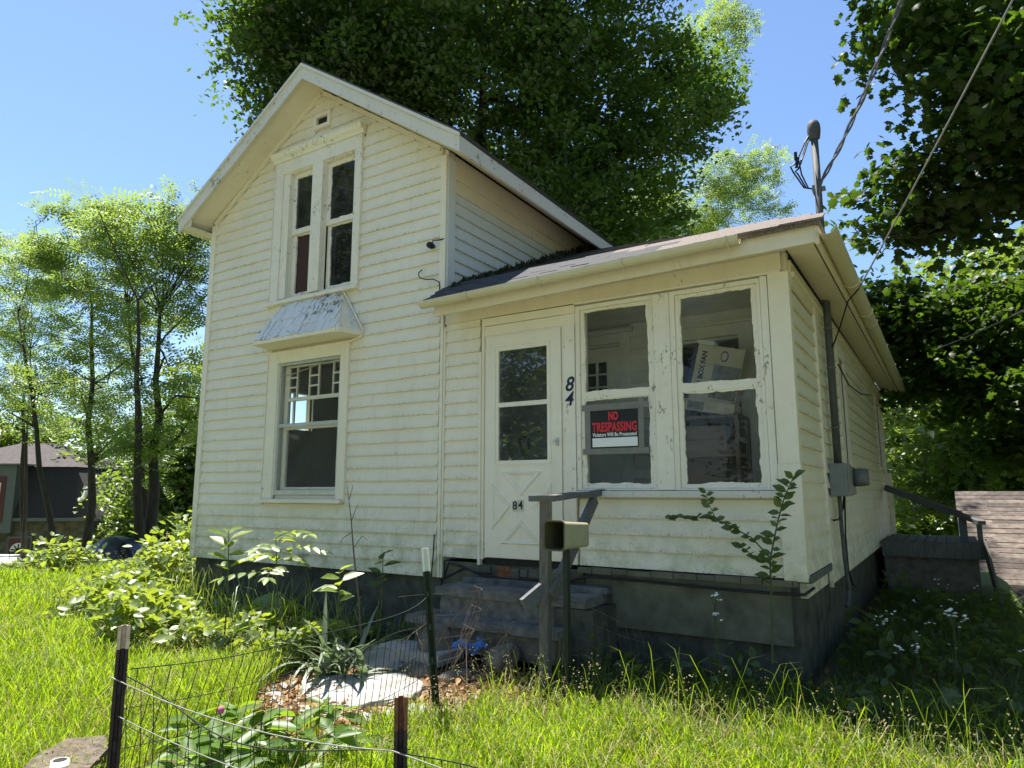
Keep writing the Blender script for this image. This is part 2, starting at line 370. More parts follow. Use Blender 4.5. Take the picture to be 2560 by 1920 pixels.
def cut(a, b, blocks):
    iv = [(a, b)]
    for c, d in blocks:
        nv = []
        for p, q in iv:
            if d <= p or c >= q: nv.append((p, q)); continue
            if c > p: nv.append((p, c))
            if d < q: nv.append((d, q))
        iv = nv
    return iv
def wall_holes(mb, a0, a1, z0, z1, holes, put):
    """rectangular wall cut into boxes around its openings; put(a0,a1,z0,z1)"""
    holes = [(h[0], h[1], max(z0, h[2]), min(z1, h[3])) for h in holes]
    zs = sorted({z0, z1, *[h[2] for h in holes], *[h[3] for h in holes]})
    for zb, zt in zip(zs, zs[1:]):
        zm = (zb+zt)/2
        for p, q in cut(a0, a1, [(h[0], h[1]) for h in holes if h[2] < zm < h[3]]): put(p, q, zb, zt)
def fbars(mb, x0, x1, z0, z1, w, y0, y1, wb=None, wt=None):
    wb = wb or w; wt = wt or w
    mb.box(x0, x0+w, y0, y1, z0, z1); mb.box(x1-w, x1, y0, y1, z0, z1)
    mb.box(x0+w, x1-w, y0, y1, z0, z0+wb); mb.box(x0+w, x1-w, y0, y1, z1-wt, z1); return mb
def putty(x0, x1, z0, z1, y, w=.012, wob=.006, seed=0):
    """ragged paint and putty line round a pane"""
    r = np.random.default_rng(seed); mb = MB(); pts = []
    for (ax, az, bx, bz) in ((x0,z0,x1,z0),(x1,z0,x1,z1),(x1,z1,x0,z1),(x0,z1,x0,z0)):
        L = math.hypot(bx-ax, bz-az); n = max(6, int(L/.02))
        for i in range(n): pts.append((ax+(bx-ax)*i/n, az+(bz-az)*i/n))
    n = len(pts); cx, cz = (x0+x1)/2, (z0+z1)/2; walk = 0; ws = []
    for i in range(n):
        walk = walk*.75+r.normal(0, wob*.6); ws.append(max(.003, w+walk))
    vs = []
    for (x, z), k in zip(pts, ws):
        ix = min(max(x, x0+k), x1-k); iz = min(max(z, z0+k), z1-k)
        vs += [(x, y, z), (ix, y, iz), (ix, y+.02, iz)]
    fs = []
    for i in range(n):
        j = (i+1) % n; fs += [(3*i, 3*j, 3*j+1, 3*i+1), (3*i+1, 3*j+1, 3*j+2, 3*i+2)]
    return mb.add(vs, fs)
def pane(parent, x0, x1, z0, z1, y, mat):
    return MB().add([(x0,y,z0),(x1,y,z0),(x1,y,z1),(x0,y,z1)], [(0,1,2,3)]).build('pane', mat, parent)
def text_mesh(body, size, mat, org, rx=math.pi/2, shear=0, off=0, sx=1, roll=0, extr=.001, yaw=0, space=1, fit=None):
    cu = bpy.data.curves.new('lettering', 'FONT'); cu.body = body; cu.size = size; cu.align_x = 'CENTER'; cu.align_y = 'CENTER'
    cu.extrude = extr; cu.offset = off; cu.shear = shear; cu.space_character = space; cu.resolution_u = 4
    t = bpy.data.objects.new('tmp', cu); COL.objects.link(t)
    me = bpy.data.meshes.new_from_object(t.evaluated_get(bpy.context.evaluated_depsgraph_get()))
    bpy.data.objects.remove(t)
    if fit:
        co = np.array([v_.co[:] for v_ in me.vertices]); w_, h_ = np.ptp(co[:, 0]), np.ptp(co[:, 1]); cn = (co.max(0)+co.min(0))/2
        me.transform(Matrix.Diagonal((fit[0]/w_, fit[1]/h_, 1, 1)) @ Matrix.Translation((-cn[0], -cn[1], 0)))
    mt = Matrix.Translation(org) @ Matrix.Rotation(yaw, 4, 'Z') @ Matrix.Rotation(roll, 4, 'Y') @ Matrix.Rotation(rx, 4, 'X') @ Matrix.Diagonal((sx, 1, 1, 1))
    me.transform(mt); me.materials.clear(); me.materials.append(mat); return me
def lettering(parent, *a, name='lettering', **k):
    org = Vector(a[3])-ORG.get(parent, Vector((0,0,0))); return link(name, text_mesh(a[0], a[1], a[2], org, **k), parent)

# ---------------------------------------------------------------- the house
GB = -.95
house = thing('house', (0, 0, -.8), 'old white clapboard house with a steep front gable and an enclosed front porch', 'house')
W = 3.86
UW = (-2.64, -1.19, 2.83, 4.60); LW = (-2.58, -1.28, .52, 2.22); VENT = (-2.0, -1.725, 4.875, 5.065)
def gable_x(z, inset=0):
    if z <= 4.09: return -W+inset, -inset
    k = (z-4.09)/(5.36-4.09); return -W+1.975*k+inset, -1.885*k-inset
# main front wall: backing + clapboards
mb = MB(); wall_holes(mb, -W, 0, -.19, 4.09, [(-2.40,-1.26,2.88,4.45), (-2.43,-1.39,.56,2.09)], lambda a, b, c, d: mb.box(a, b, .02, .14, c, d))
for a, b, c, d in [(-W, -2.40, 0, 0)]: pass
mb.prism([(-W,.02,4.09),(-2.40,.02,4.09),(-2.40,.02,4.45),(-2.40,.02,5.029),(-W,.02,4.0901)], (0,.12,0))
mb.prism([(-2.40,.02,4.45),(-1.26,.02,4.45),(-1.26,.02,4.782),(-1.885,.02,5.36),(-2.40,.02,5.029)], (0,.12,0))
mb.prism([(-1.26,.02,4.09),(0,.02,4.09),(-1.26,.02,4.939)], (0,.12,0))
fw = mb.build('front_wall', M['siding'], house)
z = -.19
k = 0
while z < 5.33:
    h = .1285
    x0, x1 = gable_x(z+.04, .05); bl = []
    for (a, b, c, d), m_ in ((UW, .0), (LW, .0), (VENT, .0)):
        if z+.11 > c and z+.02 < d: bl.append((a-.0, b+.0))
    if z+.1 > 4.6 and z < 4.68: bl.append((-2.70, -1.14))
    if z+.1 > 2.22 and z < 2.80 and False: bl.append((-2.4, -1.4))
    for a, b in cut(x0, x1, bl):
        if z < 2.6 and a < -1.2 < b and b-a > 1.1 and k % 2 == 1:
            m_ = -.55+.38*math.sin(k*2.3)
            if a < m_ < b: clap(fw, CLAP, a, 0, z, m_-a-.002); clap(fw, CLAP, m_+.001, 0, z, b-m_-.001); continue
        clap(fw, CLAP, a, 0, z, b-a)
    z += h; k += 1
# corner boards and the narrow strips by the porch
cb = bar(house, 'corner_board', M['trim'], -W-.02, -W+.075, -.028, .0, -.20, 4.07)
bar(house, 'corner_board', M['trim'], -.06, .012, -.026, .0, 2.52, 4.02); bar(house, 'corner_board', M['shadewhite'], -.001, .024, .003, .12, 2.55, 4.0)
bar(house, 'corner_strip', M['trim'], -.028, .006, -.03, .0, -.19, 2.36); bar(house, 'corner_strip', M['trim'], .010, .03, -.024, .0, -.19, 2.2)
# other main walls and floors
LWIN = (1.25, 1.66, 1.47, 2.0)
mb = MB(); wall_holes(mb, .14, 7.2, -.19, 4.0, [LWIN], lambda a, b, c, d: mb.box(-W+.02, -W+.14, a, b, c, d)); mb.build('side_wall', M['siding'], house)
mb = MB().box(-.14, -.02, .14, 7.2, -.19, 4.06); rw = mb.build('side_wall', M['shadewhite'], house)
MB().box(-W+.02, -.02, 7.2, 7.32, -.19, 4.0).prism([(-W+.02,7.2,4.0),(-.02,7.2,4.0),(-1.9,7.2,5.3)], (0,.12,0)).build('back_wall', M['siding'], house)
bar(house, 'floor', M['floor'], -W+.14, -.14, .14, 7.2, -.19, -.10); bar(house, 'upper_floor', M['inwall'], -W+.14, -.14, .14, 7.2, 2.45, 2.6)
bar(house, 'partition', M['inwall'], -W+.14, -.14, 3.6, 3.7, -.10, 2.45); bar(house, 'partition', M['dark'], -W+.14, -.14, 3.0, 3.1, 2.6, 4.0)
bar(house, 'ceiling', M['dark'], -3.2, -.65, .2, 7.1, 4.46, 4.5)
lw_f = MB(); 
for a, b, c, d in ((1.18, 1.25, 1.40, 2.08), (1.66, 1.73, 1.40, 2.08)): lw_f.box(-W+.10, -W+.17, a, b, c, d)
lw_f.box(-W+.10, -W+.17, 1.25, 1.66, 1.40, 1.47); lw_f.box(-W+.10, -W+.17, 1.25, 1.66, 2.0, 2.08); lw_f.box(-W+.08, -W+.12, 1.36, 1.38, 1.47, 2.0)
lw_f.build('interior_window_frame', M['inwhite'], house)
bar(house, 'bench_board', M['carton'], -2.5, -1.0, 1.0, 1.05, .82, 1.02); 
# second storey side wall above the porch roof
z = 2.56
while z < 3.68:
    y0 = .125; y1 = min(3.6, (z+.15-2.62)/.416+.1)
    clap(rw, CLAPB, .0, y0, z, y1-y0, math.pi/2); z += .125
bar(house, 'frieze_board', M['soffit'], -.015, .022, .125, 3.7, 3.66, 4.06); bar(house, 'frieze_moulding', M['soffit'], .0225, .045, .125, 3.7, 3.80, 3.845)
# foundations
bar(house, 'foundation', M['found'], -W+.04, -.02, .03, .3, GB-.1, -.192); bar(house, 'foundation', M['found'], -W+.04, -W+.3, .3, 7.2, GB-1.2, -.192)
# gable roof
AX, AZ, EL, ER = -1.85, 5.50, (-4.085, 4.085), (.43, 3.965)
def slab(name, poly, th, mat, parent):
    mb = MB(); n = len(poly); nrm = (Vector(poly[1])-Vector(poly[0])).cross(Vector(poly[2])-Vector(poly[0])).normalized()
    if nrm.z < 0: nrm = -nrm
    return mb.prism(poly, tuple(-nrm*th)).build(name, mat, parent)
YF, YB = -.38, 7.6
rfR = slab('roof', [(AX, YF, AZ+.03), (AX, YB, AZ+.03), (ER[0]+.02, YB, ER[1]+.02), (ER[0]+.02, YF, ER[1]+.02)], .05, M['shingle'], house)
rfL = slab('roof', [(AX-.001, YF, AZ+.03), (AX-.001, YB, AZ+.03), (EL[0]-.02, YB, EL[1]+.02), (EL[0]-.02, YF, EL[1]+.02)], .05, M['shingle'], house)
# rake boards (their faces look at the street), soffits behind them
def rake(name, x0, z0, x1, z1, top, wd, ya, yb, mat):
    return MB().prism([(x0,ya,z0-top),(x1,ya,z1-top),(x1,ya,z1-top-wd),(x0,ya,z0-top-wd)], (0,yb-ya,0)).build(name, mat, house)
rake('rake_board', AX, AZ, ER[0], ER[1], .015, .165, -.372, -.345, M['peel']); rake('rake_board', AX-.002, AZ, EL[0], EL[1], .015, .165, -.372, -.345, M['peel'])
rake('rake_moulding', AX, AZ, ER[0]+.01, ER[1], -.005, .04, -.392, -.373, M['peel']); rake('rake_moulding', AX-.002, AZ, EL[0]-.01, EL[1], -.005, .04, -.392, -.373, M['peel'])
rake('rake_soffit', AX, AZ, .05, AZ-.682*1.9, .12, .02, -.344, .02, M['soffit']); rake('rake_soffit', AX-.002, AZ, -4.05, AZ-.633*2.198, .12, .02, -.344, .02, M['soffit'])
def wtrim(x0, z0, x1, z1): MB().beam((x0,-.03,z0), (x1,-.03,z1), .03, .05, (0,0,1)).build('rake_trim', M['soffit'], house)
wtrim(-1.885, 5.36-.03, -.06, 4.10); wtrim(-1.885, 5.36-.03, -W+.06, 4.08)
bar(house, 'eave_soffit', M['peel'], -4.05, -W-.021, -.343, 7.2, 3.955, 3.97); bar(house, 'fascia', M['peel'], -4.085, -4.052, -.344, YB-.1, 3.945, 4.085)
bar(house, 'fascia', M['peel'], .40, .428, -.343, 4.5, 3.80, 3.955); rake('eave_soffit', .051, AZ-.682*1.901, .399, AZ-.682*2.249, .12, .02, -.344, 4.5, M['soffit'])
MB().prism([(-4.05,-.342,3.9705),(-3.862,-.342,3.9705),(-3.862,-.342,4.11),(-4.05,-.342,3.99)], (0,.015,0)).build('eave_return', M['peel'], house)
# gable vent
v = MB(); fbars(v, VENT[0], VENT[1], VENT[2], VENT[3], .045, -.035, .015); vent = v.build('gable_vent', M['trim'], house)
bar(vent, 'vent_screen', M['dark'], VENT[0]+.04, VENT[1]-.04, .0, .012, VENT[2]+.04, VENT[3]-.04)

# ---- upper double window
v = MB(); v.box(UW[0], UW[0]+.14, -.035, .0, 2.83, 4.60); v.box(UW[1]-.10, UW[1], -.035, .0, 2.83, 4.60)
v.box(UW[0]+.14, UW[1]-.10, -.035, .0, 4.44, 4.60); v.box(-1.966, -1.795, -.045, .05, 2.86, 4.44)
v.box(-2.499, -2.385, -.02, .10, 2.86, 4.44); v.box(-1.30, -1.262, -.02, .10, 2.86, 4.44); v.box(-2.385, -1.30, -.018, .1, 4.425, 4.439)
v.box(UW[0]-.012, UW[0]-.001, -.045, .0, 2.80, 4.6); v.box(UW[1]+.001, UW[1]+.012, -.045, .0, 2.80, 4.6)
uwin = v.build('window', M['flaky'], house); uwin['label'] = 'paired upstairs sash windows with flaking frames'; bevel(uwin, .004)
v = MB(); v.prism([(-2.67,0,4.601),(-2.67,-.05,4.601),(-2.67,-.06,4.63),(-2.67,-.09,4.65),(-2.67,-.11,4.685),(-2.67,-.11,4.705),(-2.67,0,4.72)], (1.52,0,0)).build('window_crown', M['flaky'], uwin)
bevel(bar(uwin, 'sill', M['flaky'], -2.67, -1.17, -.075, .02, 2.785, 2.829), .005)
sd = 1
for x0, x1, low in ((-2.384,-1.967,'curtain'), (-1.794,-1.301,'glass')):
    for z0, z1, yy, tag_ in ((3.655, 4.424, .04, 'u'), (2.862, 3.70, .07, 'l')):
        wst = .05
        s = MB(); fbars(s, x0, x1, z0, z1, wst, yy, yy+.028, .06, .05); sh = s.build('sash', M['flaky'], uwin); bevel(sh, .003)
        if low == 'curtain' and tag_ == 'l':
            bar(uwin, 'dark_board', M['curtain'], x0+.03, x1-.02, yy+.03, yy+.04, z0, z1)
        else: pane(uwin, x0+wst-.005, x1-wst+.005, z0+.055, z1-.045, yy+.014, M['dirty'])
        putty(x0+wst-.004, x1-wst+.004, z0+.056, z1-.046, yy+.004, .011, .0045, sd).build('putty', M['flaky'], uwin); sd += 1
bar(house, 'dark_sheet', M['dark'], -2.5, -1.2, .45, .46, 2.7, 4.5)  # near-black sheet behind the upstairs panes

# ---- small shake awning over the ground floor window
aw = MB(); 
P = [(-2.372,-.02,2.79),(-1.428,-.02,2.79),(-1.17,-.30,2.30),(-2.36-.17,-.30,2.30)]
Q = [(-2.60,-.02,2.25),(-1.13,-.02,2.25)]
T0, T1, B1, B0 = P
aw.add([T0, T1, B1, B0, (-2.62,0,2.30), (-1.08,0,2.30), (-2.372,0,2.79), (-1.428,0,2.79), (B0[0],-.30,2.255), (B1[0],-.30,2.255), (-2.62,0,2.255), (-1.08,0,2.255)],
    [(0,3,2,1),(1,2,5,7),(0,6,4,3),(3,8,9,2),(2,9,11,5),(4,10,8,3),(8,10,11,9),(0,1,7,6)])
awn = aw.build('window_awning', M['trim'], house); awn['label'] = 'small hipped awning with peeling painted shakes'
r = random.Random(5)
tile = MB().box(-.5, .5, -.016, 0, 0, 1).mesh('shake', M['shake'])
nrm = Vector((0,-.49,.28)).normalized()
for row in range(4):
    t0 = row/4; t1 = t0+.25
    zt = B0[2]+(T0[2]-B0[2])*t0; y_ = -.30+.28*t0
    xl = B0[0]+(T0[0]-B0[0])*t0; xr = B1[0]+(T1[0]-B1[0])*t0
    xl1 = B0[0]+(T0[0]-B0[0])*min(1, t1); xr1 = B1[0]+(T1[0]-B1[0])*min(1, t1)
    xl2, xr2 = (xl+xl1)/2+.01, (xr+xr1)/2-.01; x = xl2
    while x < xr2-.02:
        w_ = min(r.uniform(.07, .14), xr2-x)
        o = link('shake', tile, awn, Vector((x+w_/2, y_-.006, zt-.012+r.uniform(-.006,.006)))-ORG[awn])
        o.scale = (w_-.009, r.uniform(.8,1.5), .165); o.rotation_euler = (-.495-.05+r.uniform(-.06,.02), r.uniform(-.05,.05), r.uniform(-.03,.03)); x += w_
for row in range(4):   # shakes on the hipped right end
    t0 = row/4; zt = B1[2]+(T1[2]-B1[2])*t0
    for j in range(2):
        a = Vector(B1).lerp(Vector(T1), t0+.1); b_ = Vector((-1.08,0,2.30)).lerp(Vector((-1.428,0,2.79)), t0+.1)
        c = a.lerp(b_, .27+.46*j); c.z = zt
        o = link('shake', tile, awn, c+Vector((.012,-.0,-.005))-ORG[awn]); o.scale = ((a-b_).length*.44, 1.1, .155)
        o.rotation_euler = (-.55+r.uniform(-.04,.03), 0, math.radians(78))
bar(awn, 'awning_fascia', M['trim'], B0[0]+.03, B1[0]-.03, -.312, -.301, 2.258, 2.30)
MB().tube([(-1.40,-.03,2.80),(-1.06,-.045,2.30),(-1.10,-.04,2.24),(-1.27,-.04,2.2)], .011).build('awning_edge_strip', M['trim'], awn)
MB().tube([(-2.40,-.03,2.80),(-2.50,-.04,2.66)], .011).build('awning_edge_strip', M['trim'], awn)
# ---- ground floor window with leaded-style upper lights and aluminium storm frame
v = MB(); v.box(LW[0], LW[0]+.165, -.035, .0, LW[2], LW[3]); v.box(LW[1]-.115, LW[1], -.035, .0, LW[2], LW[3]); v.box(LW[0]+.165, LW[1]-.115, -.035, .0, 2.075, LW[3])
v.box(-2.415, -2.40, -.02, .10, .56, 2.075); v.box(-1.395, -1.38, -.02, .10, .56, 2.075); v.box(LW[0]-.014, LW[0]-.001, -.045, 0, .49, LW[3]); v.box(LW[1]+.001, LW[1]+.014, -.045, 0, .49, LW[3])
lwin = v.build('window', M['trim'], house); lwin['label'] = 'ground floor window with a grid of small upper panes under the awning'; bevel(lwin, .004)
bevel(bar(lwin, 'sill', M['trim'], -2.60, -1.29, -.075, .02, .475, .519), .005)
v = MB(); fbars(v, -2.398, -1.397, .565, 2.072, .028, -.012, .012, .05, .03); v.box(-2.37, -1.425, -.014, .010, 1.325, 1.365); v.build('storm_frame', M['aluminium'], lwin)
v = MB(); fbars(v, -2.37, -1.425, .61, 2.045, .06, .05, .085, .04, .02); v.box(-2.31, -1.485, .05, .085, 1.63, 1.672); v.box(-2.31, -1.485, .05, .085, 1.30, 1.35)
zt, zb_ = 2.022, 1.675
for xa, xb in ((-2.30,-2.185), (-1.965,-1.83), (-1.585,-1.49)):
    v.box(xa-.014, xa, .055, .08, zb_, zt); v.box(xb, xb+.014, .055, .08, zb_, zt)
    for zz in (1.79, 1.905): v.box(xa, xb, .056, .079, zz-.009, zz+.009)
v.build('sash', M['trim'], lwin)
for xa, xb in ((-2.30,-2.185), (-1.965,-1.83), (-1.585,-1.49)):
    for za, zc in ((1.676,1.781),(1.80,1.896),(1.915,2.02)): pane(lwin, xa+.001, xb-.001, za, zc, .065, M['glass'])
for xa, xb in ((-2.17,-1.98), (-1.815,-1.60)): pane(lwin, xa, xb, 1.676, 2.02, .066, M['glass'])
pane(lwin, -2.309, -1.486, 1.351, 1.629, .066, M['glass']); pane(lwin, -2.309, -1.486, .652, 1.299, .066, M['glass'])
pane(lwin, -2.369, -1.426, .616, 1.324, -.004, M['glass']); pane(lwin, -2.369, -1.426, 1.366, 2.04, -.004, M['glass'])
MB().tube([(-2.36,-.02,1.92),(-2.2,-.022,1.925),(-1.95,-.022,1.965),(-1.7,-.022,2.01),(-1.44,-.02,2.03)], .006, 5).build('loose_cord', M['rope'], lwin)
# small pipe stub through the wall, old insulator and hook by the corner
MB().lathe([(.0,-.12),(.03,-.12),(.03,.0),(.0,.0)], tuple(at(755,1388,1,0)), 'y', 10).build('vent_pipe', M['trim'], house)
MB().lathe([(.0,-.09),(.028,-.085),(.035,-.06),(.02,-.045),(.033,-.03),(.02,-.01),(.02,.0),(0,0)], (-.14,-.02,3.06), 'y', 10).build('wire_insulator', M['black'], house)
MB().tube([(-.14,-.06,3.06),(-.10,-.08,3.10),(-.06,-.04,3.11),(.0,-.02,3.12)], .007, 5).build('insulator_wire', M['black'], house)
MB().tube([(-.28,-.03,2.84),(-.30,-.06,2.80),(-.27,-.08,2.74),(-.2,-.06,2.715),(-.12,-.04,2.71),(-.05,-.035,2.67),(-.04,-.03,2.55)], .006, 5).build('hook_wire', M['black'], house)
MB().tube([(-.06,-.03,.2),(-.07,-.032,.0),(-.09,-.03,-.2)], .006, 5).build('ground_wire', M['black'], house)

# ---------------------------------------------------------------- enclosed porch
WP, PD = 3.2, 1.22
# framing behind trim
mb = MB(); wall_holes(mb, .02, WP, 0, 2.4, [(.50,1.33,.0,2.05), (1.50,2.14,.62,2.17), (2.33,2.98,.62,2.17)], lambda a, b, c, d: mb.box(a, b, .02, .12, c, d)); pw = mb.build('porch_wall', M['trim'], house)
z = 0.0
while z < 2.2: clap(pw, CLAP, .032, 0, z, .405, hs=.96); z += .12
z = 0.0
while z < .5: clap(pw, CLAP, 1.462, 0, z, 1.61, hs=1.02); z += .13
bar(house, 'door_strip', M['trim'], .445, .472, -.045, -.0, -.05, 1.90); bar(house, 'door_strip', M['trim'], .473, .50, -.032, .0, .0, 2.22)
# head trim over the door, frieze
bar(house, 'head_board', M['trim'], .50, 1.45, -.026, .0, 2.05, 2.14); bar(house, 'head_board', M['trim'], .50, 1.45, -.031, .0, 2.145, 2.218)
v = MB(); v.prism([(.032,-.028,2.225),(3.17,-.028,2.235),(3.17,-.028,2.37),(.032,-.028,2.33)], (0,.028,0)); v.build('frieze_board', M['soffit'], house)
bar(house, 'frieze_batten', M['trim'], 1.45, 3.165, -.038, -.0285, 2.214, 2.232)
# corner board
bar(house, 'corner_board', M['trim'], 3.07, WP+.018, -.03, .0, .80, 2.22); bar(house, 'corner_board', M['trim'], 3.066, WP+.022, -.034, .004, -.02, .799)
bar(house, 'corner_board', M['trim'], WP+.001, WP+.019, .0045, .07, .0, 2.20)
# ---- storm door
jm = MB(); jm.box(.502, .522, -.02, .05, .015, 2.05); jm.box(1.316, 1.332, -.02, .05, .015, 2.05); jm.box(.522, 1.316, -.02, .05, 2.034, 2.05)
bm_ = MB(); x0, x1 = .524, 1.312
wall_holes(bm_, x0, x1, .02, 2.03, [(.662,1.172,.875,1.362), (.662,1.172,1.402,1.886)], lambda a, b, c, d: bm_.box(a, b, -.035, .0, c, d))
door = bm_.build('storm_door', M['door'], house); door['label'] = 'white storm door with two panes and raised triangle mouldings'
jm.build('door_jamb', M['trim'], house)
v = MB(); fbars(v, .625, 1.209, .838, 1.925, .006, -.041, -.0355); v.build('pane_moulding', M['door'], door)
pane(door, .66, 1.174, .873, 1.364, -.02, M['doorglass']); pane(door, .66, 1.174, 1.40, 1.888, -.02, M['doorglass'])
def tri(a, b, c):
    cen = [(a[i]+b[i]+c[i])/3 for i in (0, 1)]; mb = MB(); L = [a, b, c]
    def ins(p, k): return (p[0]+(cen[0]-p[0])*k, p[1]+(cen[1]-p[1])*k)
    rings = [[(*ins(p, 0), -.0355)for p in L], [(*ins(p, .10), -.050) for p in L], [(*ins(p, .26), -.047) for p in L], [(*ins(p, .40), -.0355) for p in L]]
    vs = [(p[0], p[2], p[1]) for rg in rings for p in rg]; fs = [(i*3+j, i*3+(j+1) % 3, (i+1)*3+(j+1) % 3, (i+1)*3+j) for i in range(3) for j in range(3)]
    mb.add(vs, fs).build('triangle_moulding', M['door'], door)
tri((.69,.775),(1.12,.775),(.905,.56)); tri((.595,.68),(.80,.472),(.595,.255)); tri((.685,.145),(.90,.356),(1.12,.145)); tri((1.215,.68),(1.01,.472),(1.215,.255))
bar(door, 'kick_rail', M['door'], .53, 1.306, -.040, -.0355, .025, .125)
MB().box(1.262, 1.288, -.052, -.0355, .99, 1.06).box(1.268, 1.282, -.085, -.052, 1.02, 1.035).box(1.250, 1.268, -.085, -.072, 1.018, 1.037).build('handle', M['aluminium'], door)
npl = bar(door, 'number_plate', M['plate'], .815, .872, -.040, -.036, .425, .525); npl2 = bar(door, 'number_plate', M['plate'], .874, .930, -.0405, -.036, .430, .530)
lettering(npl, '8', .10, M['signblack'], (.843,-.0415,.475), off=.002, name='numeral'); lettering(npl2, '4', .10, M['signblack'], (.902,-.042,.48), off=.002, name='numeral')
# casing right of the door with the big numerals
csg = bar(house, 'door_casing', M['flaky'], 1.334, 1.445, -.030, .0, .0, 2.144); bevel(csg, .004)
lettering(csg, '8', .175, M['navy'], (1.388,-.032,1.513), shear=.22, off=.003, sx=.95, name='numeral'); lettering(csg, '4', .165, M['navy'], (1.384,-.032,1.385), shear=.22, off=.003, sx=.95, name='numeral')
# ---- two porch windows
for (x0, x1), nm in (((1.452,2.158), 'left porch window behind the warning sign'), ((2.302,3.008), 'right porch window with cartons behind it')):
    v = MB(); g0, g1 = (1.527, 2.108) if x0 < 2 else (2.377, 2.95)
    v.box(x0, g0-.035, -.022, .03, .61, 2.20); v.box(g1+.035, x1, -.022, .03, .61, 2.20); v.box(g0-.035, g1+.035, -.022, .03, 2.165, 2.20); v.box(g0-.035, g1+.035, -.022, .03, .61, .625)
    pwn = v.build('window', M['flaky'], house); pwn['label'] = nm
    s = MB(); fbars(s, g0-.034, g1+.034, .626, 2.164, .034, -.008, .028, .03, .02); s.box(g0, g1, -.008, .028, 1.372, 1.437); sh = s.build('sash', M['flaky'], pwn); bevel(sh, .003)
    pane(pwn, g0-.004, g1+.004, 1.433, 2.148, .012, M['glass']); pane(pwn, g0-.004, g1+.004, .652, 1.376, .012, M['glass'])
    putty(g0-.002, g1+.002, 1.435, 2.146, -.002, .011, .0045, sd).build('putty', M['flaky'], pwn); putty(g0-.002, g1+.002, .654, 1.374, -.002, .012, .005, sd+1).build('putty', M['flaky'], pwn); sd += 2
bevel(bar(house, 'window_post', M['flaky'], 2.160, 2.300, -.030, .02, .61, 2.20), .006); bevel(bar(house, 'window_post', M['flaky'], 3.010, 3.064, -.028, .02, .61, 2.21), .005)
bevel(bar(house, 'window_sill', M['peel'], 1.448, 3.065, -.075, -.0, .553, .606), .006)
# ---- sill ledge and skirt
v = MB(); r = random.Random(3); x = 1.46
while x < 3.15:
    w_ = min(r.uniform(.10, .22), 3.16-x); bar(house, 'ledge_block', M['skirt'], x, x+w_-.006, -.05-r.uniform(0,.012), .0, -.055+r.uniform(-.004,.004), -.012+r.uniform(-.006,.004)); x += w_
bar(house, 'skirt_panel', M['skirt'], 1.75, 3.10, -.022, .02, -.46, -.057); bar(house, 'skirt_panel', M['skirt'], .05, 1.75, .0, .05, -.5, -.04)
bar(house, 'foundation', M['found'], .0, 3.14, .03, .30, GB-.2, -.04); bar(house, 'foundation', M['found'], 2.9, 3.14, .30, 8.0, GB-1.6, -.05)
bar(house, 'door_gap_shade', M['dark'], .50, 1.33, -.01, .05, -.045, .014)  # dark strip painted for the shade in the gap under the door
r = random.Random(11); x = .46
while x < 1.5:
    w_ = r.uniform(.08, .2); bevel(bar(house, 'foundation_stone', M['found'], x, x+w_-.01, -.02-r.uniform(0,.03), .05, -.14+r.uniform(-.02,.02), -.05+r.uniform(-.015,.0)), .01); x += w_
bar(house, 'rusty_vent', M['rust'], .66, .80, -.045, -.035, -.17, -.05)
# cables along the skirt
MB().tube([(.06,-.03,-.18),(.12,-.04,-.05),(.25,-.04,-.07),(.5,-.05,-.14),(.9,-.05,-.16),(1.3,-.06,-.15),(1.55,-.06,-.08),(2.0,-.07,-.085),(2.6,-.075,-.10),(3.0,-.075,-.105),(3.2,-.06,-.10),(3.25,.02,-.06)], .011, 6).build('skirt_cable', M['black'], house)
MB().tube([(.05,-.03,-.2),(.3,-.04,-.09),(.48,-.05,-.12),(.8,-.05,-.18)], .009, 6).build('skirt_cable', M['black'], house)
# ---- porch side wall and wing side wall
mb = MB(); SW = [(2.55,3.0,.9,2.0), (6.9,7.5,1.0,2.0)]
wall_holes(mb, .12, 8.0, -.15, 2.35, SW, lambda a, b, c, d: mb.box(WP-.12, WP-.01, a, b, c, d)); sw = mb.build('side_wall', M['siding'], house)
z = .02
while z < 2.05: clap(sw, CLAP, WP, .072, z, 1.02, math.pi/2); z += .13
z = -.15
while z < 2.15:
    for a, b in cut(1.16, 7.98, [(s_[0]-.13, s_[1]+.13) for s_ in SW if s_[2]-.12 < z+.06 < s_[3]+.13]): clap(sw, CLAP, WP+.004, a, z, b-a, math.pi/2)
    z += .13
bar(house, 'side_strip', M['trim'], WP, WP+.03, 1.095, 1.125, -.18, 2.2); bar(house, 'side_strip', M['trim'], WP, WP+.028, 1.128, 1.155, -.16, 2.2)
bar(house, 'corner_board', M['trim'], WP, WP+.03, 7.98, 8.06, -.15, 2.2)
bar(house, 'side_ledge', M['concblue'], WP-.05, WP+.03, .06, 1.09, -.04, .015)
bar(house, 'frieze_board', M['soffit'], WP, WP+.022, .072, 8.0, 2.13, 2.33); bar(house, 'frieze_batten', M['trim'], WP+.023, WP+.045, .072, 8.0, 2.20, 2.235)
for a, b, c, d in SW:
    v = MB()
    for p, q, e, f in ((a-.12,a,c-.02,d+.12),(b,b+.12,c-.02,d+.12)): v.box(WP-.0, WP+.028, p, q, e, f)
    v.box(WP, WP+.028, a, b, d, d+.12); v.box(WP-.05, WP-.02, a, b, (c+d)/2-.02, (c+d)/2+.02)
    wn_ = v.build('window', M['trim'], house); bar(wn_, 'sill', M['trim'], WP, WP+.06, a-.14, b+.14, c-.065, c-.021)
    MB().add([(WP-.034,a,c),(WP-.034,b,c),(WP-.034,b,d),(WP-.034,a,d)], [(0,1,2,3)]).build('pane', M['glass'], wn_)
